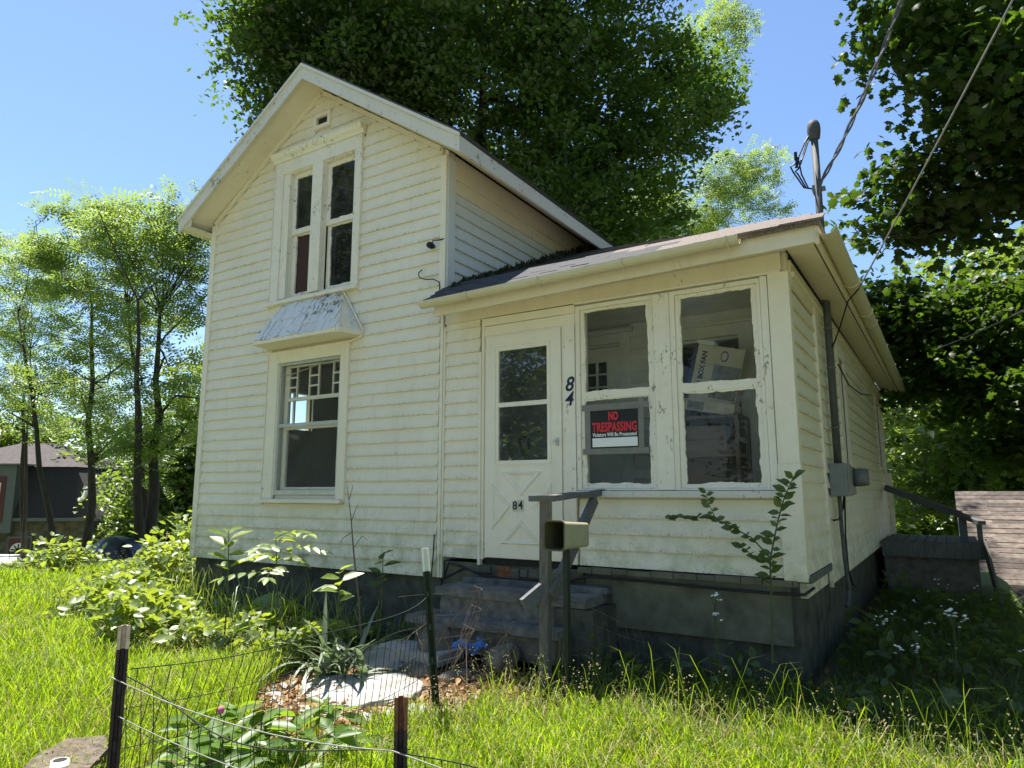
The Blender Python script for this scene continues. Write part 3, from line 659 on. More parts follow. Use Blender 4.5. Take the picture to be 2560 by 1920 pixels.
bar(house, 'back_wall', M['siding'], .02, WP-.12, 7.9, 8.0, -.15, 2.35)
# ---- inside the porch: the old outside wall with a door and a window
IW = [(.72,1.34,-.05,2.10), (1.97,2.54,1.30,2.03), (1.97,2.54,.55,1.25)]
mb = MB(); wall_holes(mb, .0, WP-.12, -.06, 2.3, IW, lambda a, b, c, d: mb.box(a, b, PD+.02, PD+.1, c, d)); iwl = mb.build('inner_wall', M['inwhite'], house)
z = .0
while z < 2.24:
    for a, b in cut(.05, 3.06, [(h_[0]-.12, h_[1]+.12) for h_ in IW if h_[2]-.1 < z+.06 < h_[3]+.14]): clap(iwl, CLAPI, a, PD, z, b-a)
    z += .12
v = MB(); v.box(.60,.72,PD-.02,PD+.03,-.05,2.12); v.box(1.34,1.46,PD-.02,PD+.03,-.05,2.12); v.box(.60,1.46,PD-.02,PD+.03,2.12,2.22); v.box(.57,1.49,PD-.05,PD+.03,2.221,2.26); v.build('inner_door_casing', M['inwhite'], house)
mb = MB(); PN = [(x_, x_+.10, z_, z_+.118) for x_ in (.83,.955,1.08) for z_ in (1.55,1.685,1.82)]
wall_holes(mb, .725, 1.335, -.04, 2.09, PN, lambda a, b, c, d: mb.box(a, b, PD+.01, PD+.05, c, d)); idr = mb.build('inner_door', M['inwhite'], house)
for a, b, c, d in PN: pane(idr, a, b, c, d, PD+.03, M['vanglass'])
v = MB(); v.box(1.84,1.97,PD-.025,PD+.03,.45,2.06); v.box(2.54,2.67,PD-.025,PD+.03,.45,2.06); v.box(1.84,2.67,PD-.025,PD+.03,2.06,2.17); v.box(1.81,2.70,PD-.05,PD+.03,2.171,2.20); v.box(1.97,2.54,PD+.0,PD+.04,1.25,1.30); v.build('inner_window_casing', M['inwhite'], house)
bar(house, 'porch_floor', M['floor'], .0, WP-.12, .12, 7.9, -.12, -.06); bar(house, 'porch_ceiling', M['inwhite'], .0, WP-.02, .05, 7.9, 2.302, 2.33)
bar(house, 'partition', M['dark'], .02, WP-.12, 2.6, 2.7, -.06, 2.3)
# ---- hip roof of the porch wing
E0, E1, E2 = Vector((.1,-.40,2.365)), Vector((3.5,-.40,2.435)), Vector((3.5,8.3,2.435)); A_ = Vector((0,3.15,3.93)); A2 = Vector((0,8.3,3.93))
K0, K1 = Vector((.0,.05,2.625)), E1.lerp(A_, .45/3.55)
def roofz(y):   # front slope height at its left edge
    return E0.z+(y+.40)*(K0.z-E0.z)/.45 if y < .05 else K0.z+(y-.05)*(A_.z-K0.z)/3.10
hip = MB().add([E0, E1, K1, K0, A_, E2, A2], [(0,1,2,3),(3,2,4),(1,5,6,4,2)]).build('porch_roof', M['shingle_lit'], house)
so_ = hip.modifiers.new('thick', 'SOLIDIFY'); so_.thickness = .04; so_.offset = -1
tabm = MB().add([(0,0,0),(1,0,0),(1,1,.0),(0,1,.0),(0,0,.010),(1,0,.010),(1,1,.004),(0,1,.004)], [(0,3,2,1),(4,5,6,7),(0,1,5,4),(1,2,6,5),(2,3,7,6),(3,0,4,7)])
TAB = tabm.mesh('shingle', M['shingle']); TAB_LIT = tabm.mesh('shingle', M['shingle_lit'])
r = random.Random(8); y = -.43; ci = 0
while y < 2.9:
    t_ = max(0, (y+.40)/3.55); xr = 3.52-3.5*t_; xl = max(.0, .1-.25*(y+.40)) if y < .0 else .03
    x = xl-.02-(0 if ci % 2 else .14)
    while x < xr:
        a = max(x, xl-.03-r.uniform(0,.02)); b = min(x+.30, xr+.01)
        if b-a > .03:
            zz = roofz(y)+(a/3.5)*.07*min(1, max(0, (.05-y)/.45))
            sl = (K0.z-E0.z)/.45 if y < .0 else .421
            o = link('shingle', TAB if a+.5*y < 1.9+.3*math.sin(ci*1.7) else TAB_LIT, hip, Vector((a, y, zz+.004+r.uniform(0,.004)))-ORG[hip])  # dark and pinkish tabs put shaded and sunlit roof into the colour
            o.scale = (b-a-.004, .18*math.sqrt(1+sl*sl), 1.3); o.rotation_euler = (math.atan(sl)+r.uniform(-.01,.015), r.uniform(-.006,.006), 0)
        x += .30
    y += .135; ci += 1
# mossy debris along the wall
mv = []; r2 = np.random.default_rng(4)
mp = MB()
for i in range(260):
    yy = r2.uniform(-.05, 3.1); h_ = .03+.10*r2.random()*(.4+yy*.25); x_ = r2.uniform(.03, .14+.12*r2.random()); zc = roofz(yy)
    a = r2.uniform(0, 6.28); d = .05
    mp.add([(x_+d*math.cos(a), yy+d*math.sin(a), zc), (x_-d*math.cos(a), yy-d*math.sin(a), zc), (x_+r2.normal(0,.03), yy+r2.normal(0,.03), zc+h_)], [(0,1,2)])
    mp.add([(x_-d*math.sin(a), yy+d*math.cos(a), zc), (x_+d*math.sin(a), yy-d*math.cos(a), zc), (x_+r2.normal(0,.03), yy+r2.normal(0,.03), zc+h_)], [(0,1,2)])
tag(mp.build('moss_debris', M['moss'], house), kind='stuff')
# eave boards
v = MB(); v.prism([(.145,-.352,2.22),(3.46,-.352,2.29),(3.46,-.352,2.415),(.145,-.352,2.345)], (0,.03,0)).build('fascia', M['soffit'], house)
v = MB(); v.add([(.145,-.321,2.235),(3.44,-.321,2.30),(3.2,-.0285,2.372),(.145,-.0285,2.333),(.145,-.321,2.25),(3.44,-.321,2.315),(3.2,-.0285,2.387),(.145,-.0285,2.348)], [(0,1,2,3),(7,6,5,4),(0,4,5,1),(1,5,6,2),(2,6,7,3),(3,7,4,0)]).build('eave_soffit', M['soffit'], house)
v = MB(); v.add([(3.44,-.32,2.30),(3.44,8.2,2.30),(3.2235,8.2,2.335),(3.2235,-.02,2.375),(3.44,-.32,2.315),(3.44,8.2,2.315),(3.2235,8.2,2.35),(3.2235,-.02,2.39)], [(0,1,2,3),(7,6,5,4),(0,4,5,1),(1,5,6,2),(2,6,7,3),(3,7,4,0)]).build('eave_soffit', M['soffit'], house)
MB().box(3.461, 3.488, -.352, 8.2, 2.275, 2.425).build('fascia', M['soffit'], house)
MB().prism([(.1,-.392,2.345),(3.49,-.392,2.415),(3.49,-.392,2.434),(.1,-.392,2.364)], (0,.04,0)).build('drip_board', M['gutter'], house)
def gutter_profile(mb, p0, p1, out, R=.058, n=8, th=.004):
    """half round trough between two points, opening up"""
    p0, p1, out = Vector(p0), Vector(p1), Vector(out); vs = []
    for p in (p0, p1):
        for rr in (R, R-th):
            for j in range(n+1):
                a = math.pi*j/n; vs.append(p-out*math.cos(a)*rr-Vector((0,0,1))*math.sin(a)*rr)
    m = n+1; fs = []
    for j in range(n):
        fs += [(j, j+1, 2*m+j+1, 2*m+j), (m+j+1, m+j, 3*m+j, 3*m+j+1), (j, m+j, m+j+1, j+1), (2*m+j, 2*m+j+1, 3*m+j+1, 3*m+j)]
    fs += [(0, 2*m, 3*m, m), (n, m+n, 3*m+n, 2*m+n)]
    return mb.add(vs, fs)
g = gutter_profile(MB(), (.08,-.452,2.335), (2.98,-.452,2.395), (0,-1,0)).build('gutter', M['gutter'], house); g['label'] = 'stained half round front gutter'
for x_ in (.62, 1.35, 2.1, 2.9):
    zc = 2.335+(x_-.08)*.0207; pts = [(x_, -.452+.064*math.cos(a), zc-.064*math.sin(a)) for a in np.linspace(0, math.pi, 7)]
    MB().tube([(x_,-.36,zc+.03)]+pts, .008, 5).build('gutter_hanger', M['gutter'], g)
g2 = gutter_profile(MB(), (3.545,-.44,2.36), (3.545,8.25,2.33), (1,0,0), .062).build('gutter', M['gutter'], house); g2['label'] = 'sagging gutter along the side eave'
for y_ in (.95, 2.1, 2.6, 4.0, 5.5, 7.0):
    pts = [(3.545-.068*math.cos(a), y_, 2.355-.068*math.sin(a)) for a in np.linspace(0, math.pi, 7)]
    MB().tube(pts, .008, 5).build('gutter_hanger', M['gutter'], g2)
# ---------------------------------------------------------------- service mast, meter and cables
ms = thing('service_mast', (3.28,1.5,.5), 'grey electrical service mast with meter box on the side wall of the porch', 'service mast')
MB().tube([(3.275,1.52,.84),(3.275,1.52,2.5),(3.27,1.56,3.0),(3.265,1.60,4.02)], .033, 12).build('conduit', M['conduit'], ms, True)
MB().lathe([(.033,-.03),(.06,-.035),(.062,-.01),(.036,.03)], (3.273,1.54,2.86), 'z', 14).build('roof_flashing', M['conduit'], ms, True)
wh = MB()
wh.lathe([(.036,0),(.052,.01),(.058,.05),(.062,.10),(.058,.15),(.045,.185),(.02,.2),(.0,.202)], (3.265,1.6,3.99), 'z', 16); wh.build('weatherhead', M['conduit'], ms, True)
MB().box(3.215,3.33,1.57,1.63,3.46,3.49).box(3.22,3.245,1.55,1.65,3.44,3.51).build('bracket', M['steel'], ms)
for z_ in (1.17, 1.72, 2.08): MB().tube([(3.275+.037*math.cos(a),1.52+.037*math.sin(a),z_) for a in np.linspace(0,2*math.pi,13)], .006, 5).build('strap', M['steel'], ms)
bevel(MB().box(3.22,3.36,1.33,1.70,.56,.845).build('meter_box', M['meterbox'], ms), .008)
MB().box(3.361,3.366,1.36,1.67,.59,.815).build('cover_plate', M['meterbox'], ms)
MB().lathe([(.0,0),(.085,0),(.085,.05),(.075,.12),(.0,.125)], (3.36,1.86,.73), 'x', 18).build('meter', M['steel'], ms, True)
bevel(MB().box(3.22,3.359,1.74,2.0,.57,.83).build('meter_socket', M['meterbox'], ms), .006)
MB().tube([(3.27,1.5,.56),(3.27,1.5,.3),(3.275,1.52,.0),(3.28,1.60,-.25),(3.27,1.55,-.36),(3.26,1.5,-.38)], .017, 8).build('lower_conduit', M['conduit'], ms)
MB().tube([(3.28,1.75,.56),(3.27,1.68,.45),(3.26,1.45,.36),(3.25,1.2,.36)], .010, 6).build('lead_cable', M['black'], ms)
MB().tube([(3.28,1.78,.56),(3.27,1.72,.2),(3.27,1.75,-.1),(3.28,1.9,-.24),(3.29,1.98,-.27),(3.28,1.9,-.28)], .008, 6).build('lead_cable', M['black'], ms)
# drip loops and the service drop
for k_, (dx, dz) in enumerate(((.20,.26), (.16,.30), (.12,.22))):
    c0 = Vector((3.25,1.58,4.04-.01*k_)); q = [c0+Vector((-dx*s*1.0, -.1*s, -dz*(1-math.cos(s*math.pi))/2*1.25)) for s in np.linspace(0, 1, 7)]
    q += [Vector((3.25-dx*.9,1.5,3.66-.02*k_)), Vector((3.25-dx*.5,1.54,3.50-.01*k_)), Vector((3.24,1.58,3.48))]
    MB().tube(q, .008, 6).build('drip_loop', M['black'], ms)
MB().tube([(3.10,1.5,3.86),(3.10,1.5,3.78)], .016, 6).build('splice', M['black'], ms); MB().tube([(3.12,1.5,3.80),(3.10,1.5,3.70)], .016, 6).build('splice', M['black'], ms)
def drop(name, a, b, sag, rad, mat, label, twist=0, n=40):
    a, b = Vector(a), Vector(b); th = thing(name, tuple(a), label, 'cable'); d = (b-a).normalized(); s1 = d.orthogonal(); s2 = d.cross(s1)
    for w_ in range(2 if twist else 1):
        pts = []
        for i in range(n+1):
            t = i/n; p = a.lerp(b, t)-Vector((0,0,sag*4*t*(1-t)))
            if twist: p += (s1*math.cos(twist*t*6.28+w_*3.14)+s2*math.sin(twist*t*6.28+w_*3.14))*rad*.8
            pts.append(p)
        MB().tube(pts, rad*(1 if w_ == 0 else .7), 5).build('wire', mat, th)
    return th
pS = atd(2198,0,6.2); dS = pS-np.array((3.27,1.6,3.5)); drop('service_cable', (3.27,1.6,3.5), tuple(np.array((3.27,1.6,3.5))+dS*3.2), .55, .013, M['cable'], 'twisted dark service cable rising from the mast out of the top of the picture', 9, 70)
pT = atd(2520,0,4.2); dT = pT-np.array((3.6,.95,2.27)); drop('phone_cable', (3.6,.95,2.27), tuple(np.array((3.6,.95,2.27))+dT*2.2), .05, .007, M['cable2'], 'thin pale cable running from the side gutter up past the maple')
MB().tube([(3.6,.95,2.27),(3.50,1.05,2.2),(3.40,1.25,2.02),(3.30,1.5,1.9)], .007, 5).build('cable_tail', M['black'], bpy.data.objects['phone_cable'])
pa, pb = atd(2560,760,6.0), atd(2345,870,9.0); drop('loose_cable', tuple(pb), tuple(pa+(pa-pb)*.6), .05, .007, M['cable2'], 'short pale cable slanting through the leaves right of the house')
MB().tube([(3.30,1.85,1.80),(3.3,2.6,1.70),(3.32,3.6,1.72),(3.3,5.2,1.9)], .008, 5).build('wall_cable', M['black'], house)

# ---------------------------------------------------------------- warning sign taped in the left porch window
sg = thing('warning_sign', (1.8,-.03,1.11), 'black no trespassing sign with red letters taped in the left porch window', 'sign')
sx0, sx1, sz0, sz1 = 1.588, 2.012, .955, 1.27
bar(sg, 'panel', M['signblack'], sx0, sx1, -.030, -.027, sz0, sz1)
lettering(sg, 'NO', .1, M['red'], (1.795,-.0315,1.220), off=.004, fit=(.085,.074)); lettering(sg, 'TRESPASSING', .1, M['red'], (1.801,-.0315,1.130), off=.003, space=1.06, fit=(.398,.080))
lettering(sg, 'Violators Will Be Prosecuted', .043, M['signwhite'], (1.801,-.0315,1.067), off=.0008, space=1.04, fit=(.392,.032))
bevel(bar(sg, 'blank_field', M['signwhite'], sx0+.015, sx1-.008, -.0325, -.0305, .966, 1.04), .008, 3)
for b_ in ((1.51,2.105,-.034,-.033,1.272,1.325), (1.515,2.10,-.034,-.033,.905,.953), (1.535,1.586,-.0326,-.0316,.93,1.30), (2.014,2.06,-.0326,-.0316,.92,1.36)): bar(sg, 'tape_strip', M['tape'], *b_)
# ---------------------------------------------------------------- cartons and the spade inside the porch
cx = thing('fan_carton', (2.26,1.0,1.3), 'tilted box fan carton behind the right porch window', 'carton')
rot = Matrix.Translation((2.39,.93,1.63)) @ Matrix.Rotation(math.radians(14), 4, 'Y')
def carton(parent, nm, a, mat, rt):
    o = MB().box(*a).build(nm, mat, None); me = o.data; me.transform(rt); me.transform(Matrix.Translation(-ORG[parent])); o.parent = parent; ORG[o] = ORG[parent]; return o
carton(cx, 'box', (-.23,.23,-.06,.09,-.25,.27), M['carton'], rot); carton(cx, 'blue_stripe', (-.232,-.195,-.064,.094,-.252,.272), M['navy'], rot)
carton(cx, 'printed_panel', (-.02,.225,-.0625,-.061,-.20,.10), M['cartondark'], rot); carton(cx, 'panel_border', (-.035,.228,-.0615,-.0605,-.215,.115), M['carton'], rot)
me = text_mesh('CH BOX FAN', .072, M['navy'], (0,0,0), off=.002, fit=(.36,.05)); me.transform(rot @ Matrix.Translation((-.125,-.0625,.03)) @ Matrix.Rotation(math.radians(-90), 4, 'Y')); me.transform(Matrix.Translation(-ORG[cx])); link('lettering', me, cx)
lg = MB().lathe([(.0,-.004),(.042,-.004),(.042,.0),(0,0)], (0,0,0), 'y', 18).mesh('logo', M['navy']); lg.transform(rot @ Matrix.Translation((.06,-.061,.185)) @ Matrix.Diagonal((.8,1,1.15,1))); lg.transform(Matrix.Translation(-ORG[cx])); link('logo_ring', lg, cx)
lg = MB().lathe([(.0,-.006),(.033,-.006),(.033,.0),(0,0)], (0,0,0), 'y', 18).mesh('logo2', M['carton']); lg.transform(rot @ Matrix.Translation((.06,-.061,.185)) @ Matrix.Diagonal((.8,1,1.15,1))); lg.transform(Matrix.Translation(-ORG[cx])); link('logo_disc', lg, cx)
carton(cx, 'shrink_wrap', (-.22,-.06,-.04,.06,.27,.31), M['signwhite'], rot)
c2 = thing('flat_carton', (2.3,1.0,1.25), 'flattened carton under the fan carton behind the right porch window', 'carton')
carton(c2, 'box', (-.30,.24,-.12,.10,-.05,.05), M['carton'], Matrix.Translation((2.34,.9,1.345)) @ Matrix.Rotation(math.radians(12), 4, 'Y')); carton(c2, 'printed_panel', (-.18,-.03,-.1215,-.1205,-.04,.035), M['cartondark'], Matrix.Translation((2.34,.9,1.345)) @ Matrix.Rotation(math.radians(12), 4, 'Y'))
sh_ = thing('stacking_shelf', (2.3,1.0,-.06), 'brown shelf holding the cartons inside the porch', 'shelf')
bar(sh_, 'board', M['floor'], 1.85, 2.62, .72, 1.12, 1.235, 1.26); bar(sh_, 'board', M['floor'], 1.85, 2.62, .72, 1.12, .90, .925); bar(sh_, 'back_panel', M['dark'], 1.85, 2.62, 1.121, 1.13, -.06, 1.235)
for x_ in (1.87, 2.60):
    for y_ in (.74, 1.10): bar(sh_, 'upright', M['floor'], x_-.015, x_+.015, y_-.015, y_+.015, -.06, 1.235)
c3 = thing('brown_carton', (2.2,.9,.93), 'dark brown carton on the lower shelf behind the right porch window', 'carton')
bar(c3, 'box', M['floor'], 1.92, 2.5, .75, 1.08, .926, 1.17); bar(c3, 'flap', M['floor'], 1.92, 2.5, .74, .748, 1.06, 1.17)
spd = thing('spade', (.78,.3,-.06), 'spade with a D handle leaning behind the storm door', 'spade')
MB().tube([(.80,.35,-.05),(.79,.22,.92)], .016, 8).build('shaft', M['greywood'], spd)
MB().tube([(.79,.22,.92),(.75,.21,.99),(.745,.205,1.09),(.78,.2,1.1),(.835,.2,1.1),(.84,.205,1.0),(.79,.22,.92)], .013, 8).build('grip', M['black'], spd)

# ---------------------------------------------------------------- handrail and newspaper tube by the steps
hr = thing('handrail', (1.62,-.7,-.78), 'weathered grey wooden handrail with a diagonal brace beside the steps', 'handrail')
v = MB(); seg = [(1.66,-1.12,.555),(1.655,-.85,.552),(1.66,-.5,.575),(1.655,-.2,.575),(1.67,.0,.60)]
for a, b in zip(seg, seg[1:]): v.beam(a, b, .075, .045)
bevel(v.build('rail', M['railwood'], hr), .006)
MB().beam((1.64,-.93,-.85), (1.655,-.93,.53), .07, .055, (0,1,0)).build('post', M['greywood'], hr)
MB().beam((1.70,-.93,-.12), (1.655,-.12,.545), .04, .095).build('brace', M['railwood'], hr)
MB().beam((1.56,-1.08,-.17), (1.70,-.80,.02), .04, .09).build('brace_foot', M['railwood'], hr)
tb = thing('newspaper_tube', (1.86,-1.15,-.78), 'olive beige open newspaper tube on a green metal post beside the handrail', 'newspaper tube')
fc = Vector(atd(1385,1339,4.55)); ax = Vector((.03,1.0,-.03)).normalized(); rt_ = ax.cross(Vector((0,0,1))).normalized(); up_ = rt_.cross(ax)
def rrect(c, w, h, rr, n=4):
    pts = []
    for sx_, sz_, a0 in ((1,1,0),(-1,1,90),(-1,-1,180),(1,-1,270)):
        for i in range(n+1):
            a = math.radians(a0+90*i/n); pts.append(c+rt_*(sx_*(w/2-rr)+rr*math.cos(a))+up_*(sz_*(h/2-rr)+rr*math.sin(a)))
    return pts
rings = [rrect(fc, .165,.20,.03), rrect(fc+ax*.012, .165,.20,.03), rrect(fc+ax*.02, .15,.185,.028), rrect(fc+ax*.36, .14,.165,.022), rrect(fc+ax*.365, .11,.14,.015)]
n_ = len(rings[0]); v = MB(); v.add([p for rg in rings for p in rg], [(i*n_+j, i*n_+(j+1) % n_, (i+1)*n_+(j+1) % n_, (i+1)*n_+j) for i in range(4) for j in range(n_)]+[tuple(4*n_+j for j in range(n_))])
v.build('tube', M['olive'], tb)
rin = [rrect(fc, .165,.20,.03), rrect(fc, .145,.18,.026), rrect(fc+ax*.35, .12,.145,.02)]
v = MB(); v.add([p for rg in rin for p in rg], [(i*n_+j, i*n_+(j+1) % n_, (i+1)*n_+(j+1) % n_, (i+1)*n_+j) for i in range(2) for j in range(n_)]+[tuple(2*n_+j for j in range(n_))]); v.build('inside', M['olivedark'], tb)
sf = fc+ax*.2+rt_*.0725
v = MB(); bx = [sf+ax*a+up_*b+rt_*o for o in (0,.004) for a, b in ((-.09,-.045),(.09,-.04),(.09,.035),(-.09,.045))]; v.add(bx, [(0,1,2,3),(7,6,5,4),(0,4,5,1),(1,5,6,2),(2,6,7,3),(3,7,4,0)]).build('embossed_panel', M['olive'], tb)
pc = fc+ax*.16+up_*-.09
MB().beam((pc.x,pc.y,-.9), (pc.x,pc.y,pc.z), .035, .03, (0,1,0)).beam((pc.x+.02,pc.y-.01,-.9), (pc.x+.02,pc.y-.01,pc.z), .008, .045, (0,1,0)).build('post', M['postgreen'], tb)
# ---------------------------------------------------------------- concrete steps, stones, flagstones
def rough(o, amt, scale=6, sub=2):
    m = o.modifiers.new('sub', 'SUBSURF'); m.subdivision_type = 'SIMPLE'; m.levels = sub; m.render_levels = sub
    tx = bpy.data.textures.get('clouds%d' % scale) or bpy.data.textures.new('clouds%d' % scale, 'CLOUDS'); tx.noise_scale = 1.0/scale
    d = o.modifiers.new('disp', 'DISPLACE'); d.texture = tx; d.texture_coords = 'GLOBAL'; d.strength = amt; d.mid_level = .5; return o
stp = thing('concrete_steps', (1.0,-.4,-.78), 'crumbling blue grey concrete steps under the storm door', 'steps')
rough(MB().box(.30,1.72,-.46,-.06,-.27,-.2).build('tread', M['concblue'], stp), .012, 8, 4); rough(MB().box(.34,1.70,-.43,-.03,-.42,-.271).build('riser', M['conc'], stp), .03, 7, 4)
rough(MB().box(.16,1.60,-.68,-.3,-.47,-.415).build('tread', M['concblue'], stp), .02, 8, 4); rough(MB().box(.25,1.56,-.64,-.2,-.66,-.471).build('riser', M['stone'], stp), .07, 6, 4)
rough(MB().box(.35,1.75,-.13,-.0,-.20,-.155).build('tread', M['concblue'], stp), .008, 8, 3)
rough(MB().box(1.45,1.78,-.45,-.02,-.95,-.28).build('cheek_block', M['found'], stp), .02, 6, 4)
def rock(name, c, s, seed, mat, label, cat='rock', group=None):
    bm = bmesh.new(); bmesh.ops.create_icosphere(bm, subdivisions=3, radius=1.0); r = np.random.default_rng(seed); ph = r.uniform(0, 6.28, (5, 3)); fq = r.uniform(1, 3.2, (5, 3))
    pl = [(Vector(r.normal(0, 1, 3)).normalized(), r.uniform(.55,.8)) for _ in range(7)]
    for vv in bm.verts:
        p = vv.co; k = 1+.10*sum(math.sin(fq[i] @ np.array(p)*1.0+ph[i][0]) for i in range(5))/2
        q = p*k
        for nn, d in pl:
            e = q.dot(nn)-d
            if e > 0: q = q-nn*e*.85
        vv.co = Vector((q.x*s[0], q.y*s[1], q.z*s[2]))
    me = bpy.data.meshes.new(name); bm.to_mesh(me); bm.free(); me.materials.append(mat)
    o = link(name, me, None, c); o.rotation_euler = (0,0,r.uniform(0,6)); return tag(o, label, cat, group)
rock('rock', (.52,-.70,-.60), (.26,.16,.15), 1, M['stone'], 'large pale stone wedged under the steps', 'rock'); rock('rock', (1.15,-.72,-.66), (.24,.15,.14), 2, M['stone'], 'brown stone right of the pale stone under the steps', 'rock')
rock('rock', (.20,-.98,-.74), (.24,.2,.12), 3, M['slab'], 'sunlit stone block beside the iris clump', 'rock'); rock('rock', (.62,-1.02,-.74), (.16,.12,.09), 4, M['stone'], 'small brown stone at the foot of the steps', 'rock')
rock('rock', (.93,-1.0,-.75), (.17,.11,.08), 5, M['conc'], 'small grey stone near the blue litter', 'rock')
rough(tag(MB().box(.08,.75,-.98,-.66,-.70,-.62).build('step_slab', M['slab'], None), 'broken half sunlit slab below the steps', 'slab'), .02, 6, 3)
def flag(name, poly, z, label, seed):
    r = random.Random(seed); q = []
    for i, (x, y) in enumerate(poly):
        x2, y2 = poly[(i+1) % len(poly)]
        for k in range(6): q.append((x+(x2-x)*k/6+r.gauss(0,.014), y+(y2-y)*k/6+r.gauss(0,.014)))
    mb = MB(); mb.prism([(x, y, z+.018+r.gauss(0,.003)) for x, y in q], (0, 0, -.07)); o = mb.build(name, M['slab'], None); bevel(o, .008, 2); return tag(o, label, 'flagstone', 'flagstones of the path')
flag('flagstone', [(.05,-1.55),(.42,-1.12),(.85,-1.22),(.98,-1.55),(.80,-1.92),(.30,-1.98)], -.755, 'large pale flagstone of the path behind the wire mesh', 1)
flag('flagstone', [(-.02,-1.62),(-.22,-1.9),(.1,-2.35),(.72,-2.3),(.78,-1.99),(.28,-2.03)], -.765, 'flagstone next to the peony', 2)
flag('flagstone', [(.88,-1.95),(1.02,-1.6),(1.25,-1.62),(1.2,-2.1)], -.77, 'small flagstone by the leaning fence post', 3)
flag('flagstone', [(.5,-2.36),(1.1,-2.15),(1.35,-2.7),(.8,-3.0)], -.79, 'flagstone near the rusty post', 4)
pth = MB(); rp = random.Random(17); ring = [[(.70, -1.50)]]; nn = 40
pv = [(.70,-1.5,float(gh(.7,-1.5))+.012)]
for k in (1, 2, 3):
    for j in range(nn):
        t_ = 2*math.pi*j/nn; rr_ = k/3*(1+(.10*math.sin(3*t_+1)+.07*math.sin(7*t_)+rp.gauss(0,.02))*(k == 3)); x_ = .68+.98*rr_*math.cos(t_)-.25*rr_*math.sin(t_)*(-1); y_ = -1.52+1.02*rr_*math.sin(t_); pv.append((x_, y_, float(gh(x_, y_))+.012-.004*k))
pf = [(0, 1+j, 1+(j+1) % nn) for j in range(nn)]+[(1+k*nn+j, 1+(k+1)*nn+j, 1+(k+1)*nn+(j+1) % nn, 1+k*nn+(j+1) % nn) for k in range(2) for j in range(nn)]
tag(pth.add(pv, pf).build('path', simple('sandy_path_dirt', (.27,.215,.155), .95, .4, 9, .8), None, True), 'sandy dirt of the path round the flagstones', 'path', kind='structure')
bl = MB(); r3 = np.random.default_rng(9); n_ = 9
P_ = [[(.78+.03*i+r3.normal(0,.006), -.88+.022*j+r3.normal(0,.006), -.56+.05*math.sin(i*.8)*math.sin(j*.7)+r3.normal(0,.012)) for i in range(n_)] for j in range(n_)]
bl.add([p for rr in P_ for p in rr], [(j*n_+i, j*n_+i+1, (j+1)*n_+i+1, (j+1)*n_+i) for j in range(n_-1) for i in range(n_-1)])
tag(bl.build('plastic_litter', M['blueplastic'], None), 'crumpled blue plastic wrapper at the foot of the steps', 'litter')
# concrete kerb end with a pipe in front of the lawn
kb = thing('concrete_kerb', (0,-3.3,-.9), 'broken concrete kerb end in the grass at the bottom left', 'kerb')
kp = [tuple(at(u, v_, 2, -.60)[:2]) for u, v_ in ((40,1925),(165,1848),(262,1838),(268,1872),(205,1940))]
rough(MB().prism([(x, y, -.60) for x, y in kp], (0,0,-.45)).build('block', M['kerb'], kb), .03, 8, 4)
pp = at(150,1900,2,-.57); MB().lathe([(.036,-.3),(.036,.0),(.029,.0),(.029,-.3)], tuple(pp), 'z', 18).build('pipe', M['purewhite'], kb, True); MB().lathe([(.0,-.02),(.0275,-.02),(.0275,.0015),(.0,.0015)], tuple(pp), 'z', 14).build('pipe_shade_disc', M['dark'], kb)  # dark disc in the pipe mouth paints the shade inside

# ---------------------------------------------------------------- fence posts and wire mesh
def upost(name, top, bot, tipz, label, tipmat, mat, w=.04):
    t, b = Vector(top), Vector(bot); p = thing(name, tuple(b), label, 'fence post', 'steel fence posts'); d = (t-b).normalized()
    view = Vector((CAM[0]-t.x, CAM[1]-t.y, 0)).normalized(); side = d.cross(view).normalized()
    def chan(a, c, nm, m):
        prof = [(-.5,0),(-.28,0),(-.2,-.45),(.2,-.45),(.28,0),(.5,0),(.5,.08),(.22,.08),(.14,-.36),(-.14,-.36),(-.22,.08),(-.5,.08)]
        vs = [q+side*x*w+view*y*w for q in (a, c) for x, y in prof]; n = len(prof)
        MB().add(vs, [(i, (i+1) % n, n+(i+1) % n, n+i) for i in range(n)]+[tuple(range(n)), tuple(range(n, 2*n))]).build(nm, m, p)
    mid = t-d*tipz; chan(b, mid, 'shaft', mat); chan(mid, t, 'tip', tipmat)
    for k in range(3): MB().beam(mid-d*(.12+.2*k)+view*.02, mid-d*(.15+.2*k)+view*.035, .012, .012).build('lug', mat, p)
    return p
FA, FB, FC = Vector((1.42,-3.76,.10)), Vector((2.49,-3.41,-.08)), Vector((1.45,-2.02,.27))
upost('fence_post', FA, (1.42,-3.76,-1.1), .085, 'brown steel fence post with a tan tip at the lawn corner', M['posttip'], M['postbrown'], .042)
upost('fence_post', FB, (2.50,-3.40,-1.1), .105, 'short rusty fence post at the bottom edge of the picture', M['rust'], M['postbrown'], .045)
upost('fence_post', FC, (1.36,-1.74,-.95), .14, 'leaning dark green fence post with a white tip in front of the steps', M['signwhite'], M['postgreen'], .045)
